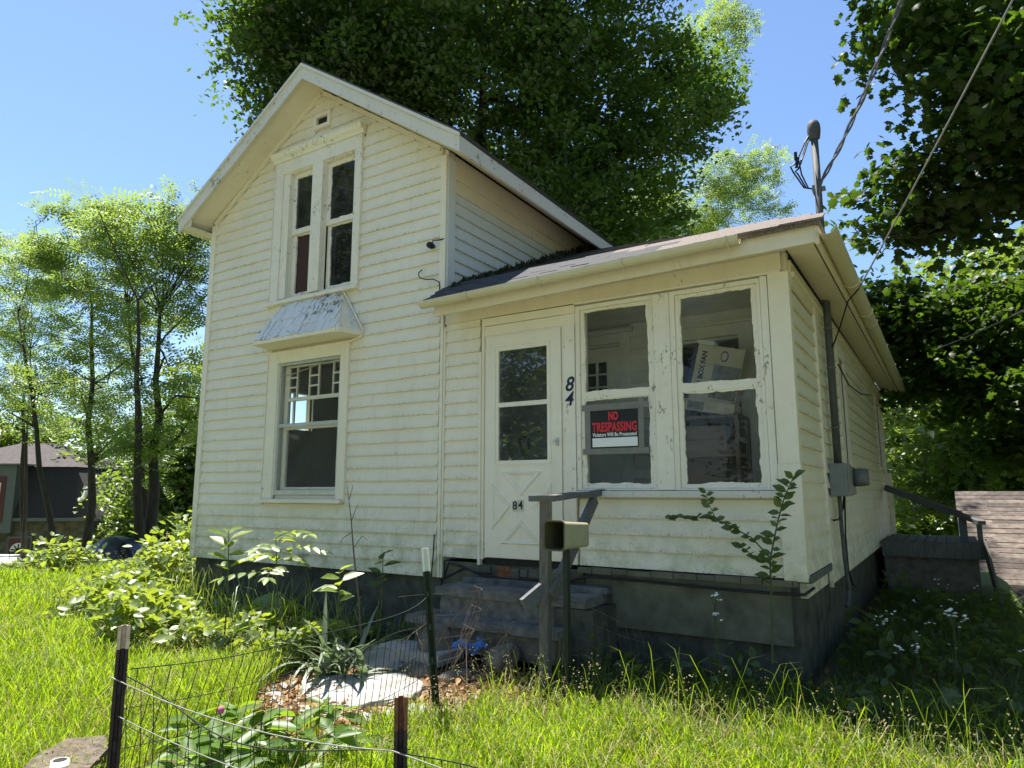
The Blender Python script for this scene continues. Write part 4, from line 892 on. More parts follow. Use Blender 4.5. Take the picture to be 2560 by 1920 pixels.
def wmesh(name, A, B, ztop, zbot, nv, nh, rad, mat, label, seed, warp=.04, lean=0):
    th = thing(name, tuple((Vector(A)+Vector(B))/2-Vector((0,0,.5))), label, 'wire fence'); r = np.random.default_rng(seed); A, B = Vector(A), Vector(B)
    ph = r.uniform(0, 6.28, 6); d = (B-A); d.z = 0; nrm = Vector((-d.y, d.x, 0)).normalized(); L = d.length
    def P(t, s):
        q = A.lerp(B, t); zt = ztop(t); zb = zbot(t); z = zt+(zb-zt)*s
        off = warp*(math.sin(t*9+ph[0])*(1-s)+.6*math.sin(t*5+s*4+ph[1])); sh = lean*(1-s)*.12*math.sin(3.14*t)+.035*math.sin(s*5+t*3+ph[2])*(1-s)
        return Vector((q.x, q.y, z))+nrm*off+d.normalized()*sh
    v = MB()
    for i in range(nv):
        t = (i+.5)/nv+r.normal(0, .002); v.tube([P(t, s) for s in np.linspace(0, 1, 9)], rad, 4, False)
    v.build('vertical_wires', mat, th); v = MB()
    for j in range(nh+1): v.tube([P(t, j/nh) for t in np.linspace(0, 1, 24)], rad*(1.5 if j == 0 else 1), 4, False)
    v.build('horizontal_wires', mat, th); return th
wmesh('wire_fence', (FA.x,FA.y,0), (1.42,-2.0,0), lambda t: -.06-.14*math.sin(t*3.0)*.6+.06*t, lambda t: -.78, 36, 5, .0016, M['wiredark'], 'sagging green wire mesh from the lawn corner post towards the steps', 1, .05, 1)
wmesh('wire_fence', (1.42,-1.98,0), (1.25,-1.05,0), lambda t: -.02-.05*t, lambda t: -.66, 19, 5, .0017, M['wire'], 'rusty wire mesh bent over in front of the steps', 2, .10, 1.4)
wmesh('wire_fence', (FA.x,FA.y,0), (FB.x,FB.y,0), lambda t: -.08-.16*t-.10*math.sin(t*3.14), lambda t: -.95, 20, 5, .0016, M['wiredark'], 'drooping wire mesh along the bottom edge in front of the peony', 3, .03, 0)
wmesh('wire_fence', (FB.x,FB.y,0), (3.45,-3.15,0), lambda t: -.25-.10*t, lambda t: -.95, 18, 5, .0016, M['wiredark'], 'low wire mesh right of the rusty post', 4, .03, 0)
wmesh('wire_fence', (1.72,-.98,0), (2.25,-.62,0), lambda t: -.10-.25*t, lambda t: -.75, 10, 5, .0017, M['wire'], 'loose wire mesh right of the newspaper tube post', 5, .08, .5)
def rope(name, pts, rad, mat, label):
    o = MB().tube(pts, rad, 5).build(name, mat, None, True); return tag(o, label, 'rope')
def lerpc(a, b, sag, n=14): a, b = Vector(a), Vector(b); return [a.lerp(b, t)-Vector((0,0,sag*4*t*(1-t))) for t in np.linspace(0, 1, n)]
rope('rope', lerpc((1.43,-3.80,-.075), (2.49,-3.45,-.235), .05)+lerpc((2.52,-3.44,-.24), (3.3,-3.25,-.34), .02)[1:], .0024, M['rope'], 'pale frayed rope strung from the lawn corner post to the rusty post')
rope('rope', lerpc((1.50,-3.80,-.20), (2.45,-3.49,-.40), .03), .002, M['rope'], 'lower pale rope sagging behind the bottom wire mesh')
tw = MB(); r4 = np.random.default_rng(21)
for k_ in range(9):
    a = Vector((r4.uniform(.4,1.5), r4.uniform(-1.3,-.8), -.72)); b = a+Vector((r4.uniform(-.3,.5), r4.uniform(-.2,.2), r4.uniform(.2,.6)))
    tw.tube([a, a.lerp(b,.5)+Vector((0,0,.06)), b], [.005,.004,.002], 4)
tag(tw.build('dry_twigs', M['twig'], None), 'dry grey twigs poking up in front of the steps', 'twigs', kind='stuff')
# ---------------------------------------------------------------- neighbour's house, van
RH = Vector((math.cos(YAW), math.sin(YAW), 0)); FH = Vector((-math.sin(YAW), math.cos(YAW), 0))
nb0 = Vector(atd(237,1303,30)); nb0.z = 0
ang = math.radians(6); NR = Matrix.Rotation(ang, 3, 'Z') @ RH; NF = Matrix.Rotation(ang, 3, 'Z') @ FH
def nl(a, c, z): return nb0+NR*a+NF*c+Vector((0,0,z))
nb = thing('neighbour_house', tuple(nl(-4,0,-3.2)), 'dark house with a steep shingled mansard roof at the left edge', 'house')
def nbox(a0, a1, c0, c1, z0, z1, nm, mat, parent=nb):
    vs = [nl(a, c, z) for z in (z0, z1) for a, c in ((a0,c0),(a1,c0),(a1,c1),(a0,c1))]
    return MB().add(vs, [(0,3,2,1),(4,5,6,7),(0,1,5,4),(1,2,6,5),(2,3,7,6),(3,0,4,7)]).build(nm, mat, parent)
nbox(-9,-.15,.2,8,-4.2,-.62,'stone_wall',M['nbstone']); nbox(-9.1,.12,-.05,8.2,-.66,-.52,'eave_board',M['nbsiding'])
MB().add([nl(-9,.0,-.52),nl(.08,.0,-.52),nl(.08,8,-.52),nl(-9,8,-.52),nl(-7.6,.75,1.72),nl(-1.35,.75,1.72),nl(-1.35,7.2,1.72),nl(-7.6,7.2,1.72)], [(0,1,5,4),(1,2,6,5),(2,3,7,6),(3,0,4,7)]).build('mansard', M['nbshingle'], nb)
MB().add([nl(-8.0,.6,1.70),nl(-1.22,.6,1.70),nl(-1.22,7.4,1.70),nl(-8,7.4,1.70),nl(-5.6,4,2.95),nl(-3.9,4,2.95)], [(0,1,5,4),(1,2,5),(2,3,4,5),(3,0,4)]).build('roof', M['nbroof'], nb)
nbox(-6.5,-3.35,-.1,.9,-1.15,1.72,'dormer',M['nbsiding']); nbox(-6.7,-3.05,-.35,.9,1.73,1.80,'dormer_eave',M['nbsiding'])
w = nbox(-5.4,-3.72,-.13,-.101,-.72,1.25,'window',M['maroon']); nbox(-5.3,-3.9,-.16,-.131,-.6,.98,'frame',M['purewhite'],w); nbox(-5.2,-4.0,-.17,-.161,-.5,.2,'pane',M['vanglass'],w); nbox(-5.2,-4.0,-.17,-.161,.28,.9,'pane',M['vanglass'],w)
d_ = nbox(-3.55,-2.55,.12,.199,-3.6,-1.3,'door_frame',M['nbsiding']); nbox(-3.47,-2.63,.09,.119,-3.6,-1.40,'door',M['maroon'],d_)
v = MB(); fc_ = [nl(-3.05+.34*math.cos(a), .08, -1.92+.34*math.sin(a)) for a in np.linspace(0, math.pi, 13)]; v.prism([tuple(p) for p in fc_], tuple(NF*.008)); v.build('fanlight', M['purewhite'], d_)
for a in np.linspace(.25, math.pi-.25, 5): MB().beam(nl(-3.05,.07,-1.90), nl(-3.05+.3*math.cos(a),.07,-1.92+.3*math.sin(a)), .05, .008, NF).build('fanlight_pane', M['vanglass'], d_)
MB().tube([nl(-.55,.15,.62),nl(-.55,.05,.40),nl(-.62,.0,.28),nl(-.75,.0,.22)], .09, 8).build('vent_pipe', M['purewhite'], nb)
v0 = Vector(atd(60,1500,22)); v0.z = float(gh(v0.x, v0.y)); v0.z = -3.38
van = thing('parked_van', tuple(v0), 'white van with roof rack parked below the lawn at the left edge', 'van')
VR, VF = RH, FH
def vl(a, c, z): return v0+VR*a+VF*c+Vector((0,0,z))
def vprism(prof, c0, c1, nm, mat, parent=van): return MB().prism([tuple(vl(a, c0, z)) for a, z in prof], tuple(VF*(c1-c0))).build(nm, mat, parent)
body = vprism([(-3.6,.35),(1.9,.35),(1.95,.75),(1.75,1.22),(.75,1.36),(.1,1.66),(-.3,1.72),(-3.2,1.74),(-3.55,1.55),(-3.65,.9)], 0, 1.8, 'body', M['vehicle']); bevel(body, .06, 3)
for a0, a1 in ((-3.3,-2.25),(-2.15,-1.05),(-.95,.02)): vprism([(a0,1.12),(a1+(.35 if a1 > 0 else 0),1.12),(a1-.02,1.60),(a0,1.62)], -.012, -.002, 'window', M['vanglass'])
for a in (-2.6, 1.1): MB().lathe([(.0,-.02),(.33,-.02),(.34,.2),(0,.2)], (0,0,0), 'y', 18)
for a in (-2.6, 1.1):
    wv = MB(); cc = vl(a, -.02, .34); wv.add([cc+VR*(.34*math.cos(t))+Vector((0,0,.34*math.sin(t)))+VF*o for o in (-.03,.2) for t in np.linspace(0,2*math.pi,17)[:-1]], [tuple(range(16)),tuple(range(16,32))]+[(i,(i+1)%16,16+(i+1)%16,16+i) for i in range(16)]); wv.build('wheel', M['tyre'], van)
for c in (.35, 1.45): MB().tube([vl(-3.0,c,1.76),vl(-2.9,c,1.83),vl(-.5,c,1.82),vl(-.4,c,1.74)], .03, 6).build('roof_rail', M['vehicle'], van)
MB().tube([vl(-1.2,.35,1.83),vl(-1.2,1.45,1.83)], .03, 6).build('roof_bar', M['steel'], van)
tp = thing('tarp_heap', tuple(atd(270,1440,15.5)), 'dark tarp heap among the trunks left of the house', 'tarp')
q = Vector(atd(270,1395,15.5)); o = rock('heap', tuple(q-Vector((0,0,.3))), (1.25,.9,.75), 31, M['signblack'], None); del_ = [o.pop(k_) for k_ in list(o.keys())]
o.parent = tp; o.matrix_parent_inverse = Matrix.Translation(tp.location).inverted()
# ---------------------------------------------------------------- shed roof, landing, right side
sd_ = thing('shed', (6.5,11,-2.3), 'low shed with a dappled shingle roof at the right edge', 'shed')
sv = MB(); sv.box(4.4,10,9.6,16,-2.6,-1.25); sv.build('wall', M['nbsiding'], sd_)
slab('roof', [(4.2,9.0,-1.35),(10.4,9.0,-1.35),(10.4,13.1,.58),(4.2,13.1,.58)], .08, M['nbroof'], sd_); slab('roof', [(4.2,17.0,-1.2),(10.4,17.0,-1.2),(10.4,13.1,.579),(4.2,13.1,.579)], .08, M['nbroof'], sd_)
SHM = simple('shed_shingle', (.115,.092,.08), .9, .45, 9, .5); st = [MB().box(0,1,0,1,0,.04).mesh('shingle_course', m_) for m_ in (SHM, simple('shed_shingle_dark', (.075,.06,.052), .9, .45, 9, .5), simple('shed_shingle_pale', (.15,.12,.10), .9, .45, 9, .5))]; sl_ = math.atan((.58+1.35)/4.1); r = random.Random(2)
for i in range(24):
    y_ = 9.0+i*.17; x_ = 4.19+r.uniform(0,.3)-.3
    while x_ < 8.2:
        L = .9 if x_ > 4.19 else .6; o = link('shingle_course', st[r.choice((0,0,1,2))], sd_, Vector((max(x_,4.19), y_, -1.35+(y_-9.0)*math.tan(sl_)+.008+r.uniform(0,.006)))-ORG[sd_]); o.scale = (L-.012, .2, r.uniform(.55,.85)); o.rotation_euler = (sl_-.035, 0, 0); x_ += L
ld = thing('back_landing', (3.8,6.3,-.9), 'grey wooden landing with a sloping rail behind the house wing', 'landing')
for i in range(9): bar(ld, 'deck_board', M['greywood'], 3.26+i*.125, 3.375+i*.125, 5.72, 7.6, -.11, -.075)
bar(ld, 'rim_board', M['greywood'], 3.25, 4.4, 5.66, 5.70, -.27, -.076); bar(ld, 'rim_board', M['greywood'], 4.405, 4.44, 5.66, 7.6, -.27, -.076)
bar(ld, 'stone_base', M['stone'], 3.28, 4.35, 5.75, 7.5, -1.2, -.28)
bar(ld, 'post', M['railwood'], 4.17, 4.26, 6.0, 6.09, -.11, .28); bar(ld, 'post', M['railwood'], 4.36, 4.42, 5.72, 5.79, -.11, .20)
MB().beam((3.25,7.2,.66), (4.2,6.05,.29), .05, .09).build('rail', M['railwood'], ld); MB().beam((4.15,6.12,.305), (4.42,5.66,.20), .10, .05).build('rail', M['railwood'], ld)
MB().beam((4.43,5.7,-.1), (4.5,4.6,-.75), .03, .22).build('stringer', M['greywood'], ld)
bar(house, 'downpipe', M['trim'], 3.25, 3.31, 7.72, 7.78, -.1, .9)

# ---------------------------------------------------------------- foliage tools
def frames(n, tilt, r, base=None):
    nr = np.stack([r.normal(0, tilt, n), r.normal(0, tilt, n), np.ones(n)], 1)
    if base is not None: nr = nr+base
    nr /= np.linalg.norm(nr, axis=1)[:, None]; a = r.normal(0, 1, (n, 3)); a -= nr*(a*nr).sum(1)[:, None]; a /= np.linalg.norm(a, axis=1)[:, None]
    return a, np.cross(nr, a), nr
def scatter(P, size, tmpl, faces, tilt, r, fr=None):
    n = len(P); a, b, c = fr or frames(n, tilt, r); s = np.asarray(size).reshape(-1, 1, 1)*np.ones((n, 1, 1)); T = np.asarray(tmpl, float)
    V = P[:, None, :]+s*(T[None, :, 0:1]*a[:, None, :]+T[None, :, 1:2]*b[:, None, :]+T[None, :, 2:3]*c[:, None, :])
    k = len(T); F = (np.arange(n)*k)[:, None, None]+np.asarray(faces)[None]
    return V.reshape(-1, 3), F.reshape(-1, np.asarray(faces).shape[1])
QUAD = ([(0,-.5,0),(.30,-.05,.12),(0,.5,-.10),(-.30,-.05,.10)], [(0,1,2),(0,2,3)])
OVAL = ([(0,-.5,0),(.24,-.22,.05),(.27,.08,.05),(.02,.5,-.08),(-.27,.08,.05),(-.24,-.22,.05),(0,-.1,-.02)], [(6,0,1),(6,1,2),(6,2,3),(6,3,4),(6,4,5),(6,5,0)])
_mp = [(0,-.36),(.14,-.31),(.36,-.34),(.35,-.12),(.56,.08),(.36,.15),(.34,.38),(.17,.33),(0,.60),(-.17,.33),(-.34,.38),(-.36,.15),(-.56,.08),(-.35,-.12),(-.36,-.34),(-.14,-.31)]
STAR = ([(0,0,.05)]+[(x, y, -.32*(x*x+y*y)+.10*x*y) for x, y in _mp], [(0, 1+i, 1+(i+1) % 16) for i in range(16)])
_cv, _cf = [], []
for i in range(5):
    for s_ in (-1, 1):
        n_ = len(_cv); y_ = -.4+.18*i; _cv += [(0,y_,0),(s_*.13,y_+.0,-.01),(s_*.27,y_+.06,-.06),(s_*.13,y_+.10,-.01)]; _cf += [(n_,n_+1,n_+3),(n_+1,n_+2,n_+3)]
_cv += [(0,.42,0),(.06,.52,0),(0,.66,-.03),(-.06,.52,0)]; _cf += [(40,41,42),(40,42,43)]
PINN = (_cv, _cf)
def clusters(blobs, n, r, shell=.55):
    """spray centres spread through uneven ellipsoid lobes"""
    out = []
    vol = np.array([b[3]*b[4]*b[5] for b in blobs]); vol = vol**.6; vol = vol/vol.sum()
    for b, k in zip(blobs, np.maximum(1, (vol*n).astype(int))):
        d = r.normal(0, 1, (k, 3)); d /= np.linalg.norm(d, axis=1)[:, None]; rad = shell+(1-shell)*r.random(k)**.6; rad = np.where(r.random(k) < .25, r.random(k)**.5, rad)
        wob = 1+.16*np.sin(d[:, 0]*5+b[0])+.14*np.sin(d[:, 1]*6+b[1])*np.cos(d[:, 2]*5)
        out.append(np.array(b[:3])+d*(rad*wob)[:, None]*np.array(b[3:6]))
    return np.concatenate(out)
def tree(name, label, base, top, blobs, ncl, nlv, crad, lsize, tmpl, mat, bark, seed, trad=.25, group=None, stems=1, flat=.38, tilt=.7, shell=.55, limbs=9, cat='tree', twigs=.6, center=None):
    r = np.random.default_rng(seed); base = np.array(base, float); top = np.array(top, float)
    th = thing(name, tuple(base), label, cat, group); C = clusters(blobs, ncl, r, shell)
    mb = MB(); nodes = []
    for s_ in range(stems):
        tp_ = top+(r.normal(0, 1.2, 3)*np.array((1,1,.3)) if s_ else 0); bs = base+(r.normal(0, .25, 3)*np.array((1,1,0)) if s_ else 0)
        pts = [bs+(tp_-bs)*t+np.array((r.normal(0,.025), r.normal(0,.025), 0))*math.sin(t*3.14)*2 for t in np.linspace(0, 1, 9)]
        pts[0] = pts[0]-np.array((0,0,.5)); mb.tube(pts, [trad*(1.35 if i == 0 else 1-.1*i)*(1 if s_ == 0 else .75) for i in range(9)], 9); nodes += [(p, trad*(1-.1*i)) for i, p in enumerate(pts) if i > 2]
    o = mb.build('trunk', bark, th, True)
    mb = MB(); tips = []
    far = C[r.permutation(len(C))[:limbs]]
    for c in far:
        j = min(range(len(nodes)), key=lambda i: np.linalg.norm(nodes[i][0]-c)+max(0, nodes[i][0][2]-c[2])*1.5+r.random()*1.0); p0, r0 = nodes[j]
        mid = p0*.5+c*.5+np.array((0,0,.10*np.linalg.norm(c-p0)))+r.normal(0,.25,3); pts = [p0, p0*.7+mid*.3+r.normal(0,.06,3), mid, mid*.4+c*.6+r.normal(0,.15,3), c]
        rr = min(r0*.55, .03+.018*np.linalg.norm(c-p0)); mb.tube(pts, [rr, rr*.85, rr*.6, rr*.4, rr*.15], 6); tips += [(p, rr*.35) for p in pts[1:]]
    if tips:
        TP = np.array([t[0] for t in tips]+[n_[0] for n_ in nodes])
        for c in C[r.random(len(C)) < twigs]:
            d = np.linalg.norm(TP-c, axis=1); p0 = TP[d.argmin()]; m_ = (p0+c)/2+r.normal(0,.12,3); L = d.min(); rr = max(.008, min(.03, .010*L+.004)); mb.tube([p0, m_, c], [rr, rr*.7, rr*.3], 4, False)
    tag(mb.build('branches', bark, th), kind='stuff')
    k = nlv; n = len(C)*k; P = np.repeat(C, k, 0); g = np.clip(r.normal(0, 1, (n, 3)), -1.7, 1.7); cr_ = np.repeat(crad*(.6+.8*r.random(len(C))), k)
    lean = r.normal(0, .3, (len(C), 2)).repeat(k, 0)
    off = g*np.stack([cr_, cr_, cr_*flat], 1)*.62; off[:, 2] += off[:, 0]*lean[:, 0]+off[:, 1]*lean[:, 1]-.18*(off[:, 0]**2+off[:, 1]**2)/cr_
    V, F = scatter(P+off, lsize*(.65+.7*r.random(n)), *tmpl, tilt, r)
    o = npmesh('crown', V, F, mat, th, org=base); tag(o, kind='stuff'); return th
# big maple behind the house
B = atd(1190,330,22); bz = float(gh(B[0], B[1])); cc = lambda u, v_, D: tuple(atd(u, v_, D))
tree('maple_tree', 'huge dark maple towering behind the gable roof', (B[0], B[1], bz), (B[0]+.3, B[1], 15), [(*cc(1150,120,22),6.2,6,5.2), (*cc(880,170,21),3.2,3.2,3.3), (*cc(720,110,20.5),1.5,1.8,1.9), (*cc(1520,280,22),3.4,3.6,3.9), (*cc(1450,560,21),3.3,3.2,2.1), (*cc(1150,-200,23),6,6,4), (*cc(860,400,22),2.4,2.4,1.5)],
    960, 190, .85, .185, QUAD, M['maple'], M['barkd'], 3, .42, limbs=26, twigs=.35, shell=.5)
# sparse trees behind right
tree('locust_tree', 'feathery pale green tree behind the porch roof', (*atd(1560,900,27)[:2], -1.6), tuple(atd(1600,560,27)), [(*cc(1850,470,27),1.9,1.7,1.7), (*cc(1700,560,27),2.0,2,1.3), (*cc(1600,520,27.5),1.6,2,1.6), (*cc(1900,430,27),1.0,1,1.0), (*cc(1790,110,26),1.5,1.4,2.0), (*cc(1720,250,26),1.2,1.2,1.0), (*cc(1560,640,26),1.6,1.6,.8)],
    150, 30, .75, .46, PINN, M['locust'], M['barkd'], 5, .2, limbs=24, twigs=.9, tilt=.6, shell=.3)
# left group
GL = 'slender trees left of the house'
def ltree(u, v_, D, tu, tv, blobs, ncl, seed, lab, trad=.16, stems=2, nl_=24):
    p = atd(u, v_, D); z = float(gh(p[0], p[1])); tree('locust_tree', lab, (p[0], p[1], z), tuple(atd(tu, tv, D)), [(*cc(a, b, D+e), *rr) for a, b, e, rr in blobs], ncl, nl_, .52, .42, PINN, M['locust'], M['barkd'], seed, trad, GL, stems, tilt=.6, shell=.25, limbs=34, twigs=1.0)
ltree(378,1400,17,400,780, [(400,590,0,(1.5,1.5,1.3)),(470,720,0,(1.1,1.2,1.6)),(330,740,.5,(1.5,1.4,1.5)),(430,960,0,(1.2,1.4,1.4)),(300,560,.3,(.9,.9,.8)),(495,560,.4,(.8,.9,.9)),(350,1120,-.5,(.9,1.0,.6))], 125, 11, 'tallest slender tree with dark forked trunks beside the house corner', .18, 3)
ltree(235,1400,19,230,760, [(215,640,0,(1.6,1.6,1.4)),(130,640,0,(1.2,1.2,1.1)),(250,820,0,(1.6,1.5,1.5)),(170,950,.5,(1.6,1.6,1.3)),(290,1050,0,(1.4,1.3,1.1)),(210,560,.2,(.9,.9,.6))], 112, 12, 'slender tree left of the forked trunks', .15, 2)
ltree(70,1350,23,60,860, [(60,720,0,(2.0,1.9,1.5)),(20,880,0,(2.2,2,1.8)),(120,980,0,(1.7,1.6,1.3)),(-60,760,0,(2.2,2,2)),(70,620,0,(1.2,1.2,.8))], 100, 13, 'pale tree rising above the neighbour roof', .11, 2)
# woods farther off
GW = 'woods behind the yards'; wi = 0
WL = ['dense green trees far left', 'rounded tree seen between the slender trunks', 'leafy tree low behind the tarp', 'broad tree by the left house corner', 'bright tree behind the landing', 'dark tree behind the shed roof', 'tall tree at the far right edge', 'leafy tree over the shed ridge', 'small bright tree under the side eave']
for (u, v_, D, R_, hz, kk) in ((30,1080,40,3.2,2.6,0),(290,1160,36,3.6,3.0,1),(420,1240,30,2.6,2.6,2),(510,1090,31,2.2,3.6,3),(2290,1190,26,2.6,2.4,4),(2480,1020,20,2.9,3.2,5),(2620,760,19,3.2,4.0,6),(2420,900,26,3.6,3.6,7),(2330,1060,30,2.6,2.6,8)):
    p = atd(u, v_, D); z = float(gh(p[0], p[1])); r_ = R_
    tree('woodland_tree', WL[kk], (p[0], p[1], z), (p[0], p[1], p[2]+hz*.3), [(*p, r_, r_, hz), (p[0]+r_*.4, p[1]-.5, p[2]-hz*.5, r_*.8, r_*.8, hz*.6), (p[0]-r_*.5, p[1]+.3, p[2]-hz*.6, r_*.7, r_*.7, hz*.6), (p[0], p[1], (z+p[2]-hz)/2, r_*.7, r_*.7, max(.6, (p[2]-hz-z)/2))],
        150, 75, .75, .27, QUAD, M['woods'], M['barkg'], 40+kk, .16, GW, 1, limbs=14, twigs=.4)
# near maple at the right, its boughs hang into the picture
MB_ = (9.6, 6.4, -2.3)
tree('maple_tree', 'large leafed maple bough hanging in from the right edge', MB_, (8.6,5.6,9.5), [(*cc(2330,60,7.8),.85,.9,.45), (*cc(2480,170,7.4),.75,.9,.55), (*cc(2400,330,7.8),.95,.9,.5), (*cc(2270,470,8.2),.62,.7,.32), (*cc(2450,520,8.0),.9,.9,.45), (*cc(2240,570,8.4),.45,.5,.25), (*cc(2560,330,7.2),.8,1,.9), (*cc(2650,80,7.2),1.2,1.3,1.1), (7.5,6.0,8.0,3.2,3.2,1.6), (5.2,4.6,7.2,1.7,2.2,.8), (2.9,4.4,9.6,1.8,1.8,.6)],  # last lobe is an out-of-view canopy added to shade these boughs
    270, 96, .42, .108, STAR, M['maple2'], M['barkd'], 7, .34, limbs=22, twigs=.9, flat=.45, tilt=.85, shell=.3)
tree('maple_tree', 'shaded maple boughs drooping behind the side eave', (8.8,10.5,-2.4), (7.2,9.6,7.0), [(*cc(2230,800,12),1.0,1.1,.6), (*cc(2350,880,11.5),1.3,1.3,.7), (*cc(2480,820,11),1.2,1.3,.8), (*cc(2540,980,10.5),1.1,1.2,.7), (*cc(2520,1120,11),.6,.8,.3), (6.9,9.8,7.0,2.2,2.4,1.2)],
    260, 90, .48, .115, STAR, M['maple2'], M['barkd'], 8, .3, limbs=20, twigs=.7, flat=.4, tilt=.85, shell=.3)
tree('maple_tree', 'unseen leafy tree added at the right to block sky light', (9.2,2.2,-1.8), (9.0,2.2,6.5), [(8.4,.8,4.6,2.0,3.2,4.2), (8.6,5.8,3.2,2.0,3.0,3.6), (10.5,-3.0,5.0,2.5,2.5,4.0)], 260, 60, .9, .34, QUAD, M['woods'], M['barkg'], 9, .3, limbs=10, twigs=.3, shell=.2)  # out-of-view tree added to cut sky light on the side wall
# trees across the street (they show in the panes)
for k_, (x_, y_) in enumerate(((-17.5,-13),(-30,-23),(-14,-29),(0,-30))):
    tree('street_tree', ['street tree mirrored in the upstairs panes', 'street tree mirrored in the ground floor window', 'street tree mirrored in the storm door', 'street tree mirrored in the porch windows'][k_], (x_, y_, -1.2), (x_, y_, 8), [(x_, y_, 8.5, 6.0, 4.2, 6.0), (x_+1, y_+.5, 3.2, 5.5, 3.2, 3.0)], 250, 150, 1.7, .32, QUAD, M['woods'], M['barkg'], 60+k_, .25, 'trees across the street', limbs=8, twigs=.2)

# ---------------------------------------------------------------- plants with single leaves
def leafmesh(name, mat, tm): me = bpy.data.meshes.new(name); me.from_pydata([(x, y+.5, z) for x, y, z in tm[0]], [], tm[1]); me.materials.append(mat); me.polygons.foreach_set('use_smooth', [True]*len(tm[1])); return me
LF = {k: leafmesh('leaf', M[m_], OVAL) for k, m_ in (('weed','weed'),('shade','shadeleaf'),('peony','peony'))}
def put_leaf(parent, me, P, d, size, width=1., up=(0,0,1), name='leaf'):
    d = Vector(d).normalized(); n = Vector(up)-d*Vector(up).dot(d)
    if n.length < .05: n = d.orthogonal()
    n.normalize(); x = d.cross(n)
    o = link(name, me, parent); o.matrix_local = Matrix.Translation(Vector(P)-ORG[parent]) @ Matrix((( x.x,d.x,n.x,0),(x.y,d.y,n.y,0),(x.z,d.z,n.z,0),(0,0,0,1))) @ Matrix.Diagonal((size*width, size, size, 1)); return o
def along(pts, t):
    pts = [Vector(p) for p in pts]; k = t*(len(pts)-1); i = min(int(k), len(pts)-2); return pts[i].lerp(pts[i+1], k-i), (pts[i+1]-pts[i]).normalized()
# leafy sapling at the porch corner
R5 = random.Random(50)
sap = thing('sapling', tuple(at(1932,1640,1,-.32)), 'thin leafy sapling in front of the porch corner board', 'sapling')
S1 = [at(u, v_, 1, -.32) for u, v_ in ((1932,1660),(1928,1480),(1925,1400),(1945,1300),(1962,1240),(1985,1190))]; S2 = [at(u, v_, 1, -.34) for u, v_ in ((1926,1395),(1880,1345),(1820,1312),(1775,1292),(1720,1293),(1672,1292))]; S3 = [at(u, v_, 1, -.33) for u, v_ in ((1926,1410),(1885,1390),(1850,1365))]; S4 = [at(u, v_, 1, -.34) for u, v_ in ((1790,1298),(1772,1260),(1765,1232))]
v = MB()
for s_, r0 in ((S1,.009),(S2,.006),(S3,.004),(S4,.003)): v.tube(s_, [r0*(1-.13*i) for i in range(len(s_))], 6)
v.build('stem', M['stem'], sap)
for s_, a, n_, sz in ((S1,.25,34,.08),(S2,.15,26,.066),(S3,.1,10,.066),(S4,.2,9,.055)):
    for i in range(n_):
        t = a+(1-a)*i/(n_-1); P, d = along(s_, min(t,.999)); sd2 = 1 if i % 2 else -1
        put_leaf(sap, LF['shade'], P, d*.35+Vector((sd2*R5.uniform(.5,1.1), R5.uniform(-.8,.3), R5.uniform(-.3,.35))), sz*R5.uniform(.75,1.35), 1.05, (R5.uniform(-.7,.9), R5.uniform(-1.6,-.2), .7))
def pinnate(parent, me, a, d, L, pairs, sz, droop=.35, r=R5, width=.85):
    a = Vector(a); d = Vector(d).normalized(); pts = [a+d*L*t-Vector((0,0,droop*L*t*t)) for t in np.linspace(0, 1, 6)]; MB().tube(pts, [.004,.0036,.003,.0026,.002,.0012], 4).build('leaf_stalk', M['stem'], parent)
    side = d.cross(Vector((0,0,1))).normalized()
    for i in range(pairs):
        P, dd = along(pts, .22+.76*i/max(1, pairs-1)*.999)
        for s_ in (-1, 1): put_leaf(parent, me, P, side*s_+dd*.45+Vector((0,0,r.uniform(-.5,.05))), sz*r.uniform(.85,1.3)*(1-.3*i/pairs), width, (r.uniform(-.6,.6), r.uniform(-.9,.1), 1))
    put_leaf(parent, me, pts[-1], pts[-1]-pts[-2], sz, width)
def seedling(name, label, px, fol, stemtop, me, n, L, sz, kind='pinn', Y=-1.2, cat='seedling'):
    b = Vector(at(*px, 1, Y)); b.z = float(gh(b.x, b.y)); t = Vector(at(*stemtop, 1, Y)); th = thing(name, tuple(b), label, cat)
    mid = b.lerp(t, .5)+Vector((.03,.0,0)); MB().tube([b, mid, t], [.008,.006,.003], 6).build('stem', M['stem'], th)
    for i in range(n):
        a = i*2.4+R5.uniform(-.3,.3); P, d = along([b, mid, t], min(.999, 1-.42*i/n*R5.uniform(.6,1)))
        if kind == 'pinn': pinnate(th, me, P, (math.cos(a), math.sin(a), R5.uniform(.15,.5)), L*R5.uniform(.8,1.1), 5, sz)
        else: put_leaf(th, me, P, (math.cos(a), math.sin(a), R5.uniform(-.1,.5)), sz*R5.uniform(.8,1.35), .8, (R5.uniform(-.6,.6), R5.uniform(-1,.1), 1))
    return th
seedling('seedling', 'tall sunlit seedling with pinnate leaves by the main wall', (690,1560), None, (690,1345), LF['weed'], 8, .42, .11, Y=-1.4)
seedling('seedling', 'seedling with long pointed leaves near the left house corner', (563,1540), None, (572,1325), LF['weed'], 12, .3, .18, 'simple', Y=-1.4)
seedling('seedling', 'small shaded seedling left of the leaning post', (940,1520), None, (958,1385), LF['shade'], 8, .3, .13, 'simple', Y=-.75)
seedling('seedling', 'broad leafed seedling beside the iris clump', (830,1540), None, (850,1425), LF['weed'], 9, .3, .18, 'simple', Y=-1.35)
dd_ = thing('dead_stalk', tuple(at(905,1600,1,-.9)), 'bare dry stalk standing in front of the main wall', 'dead stalk')
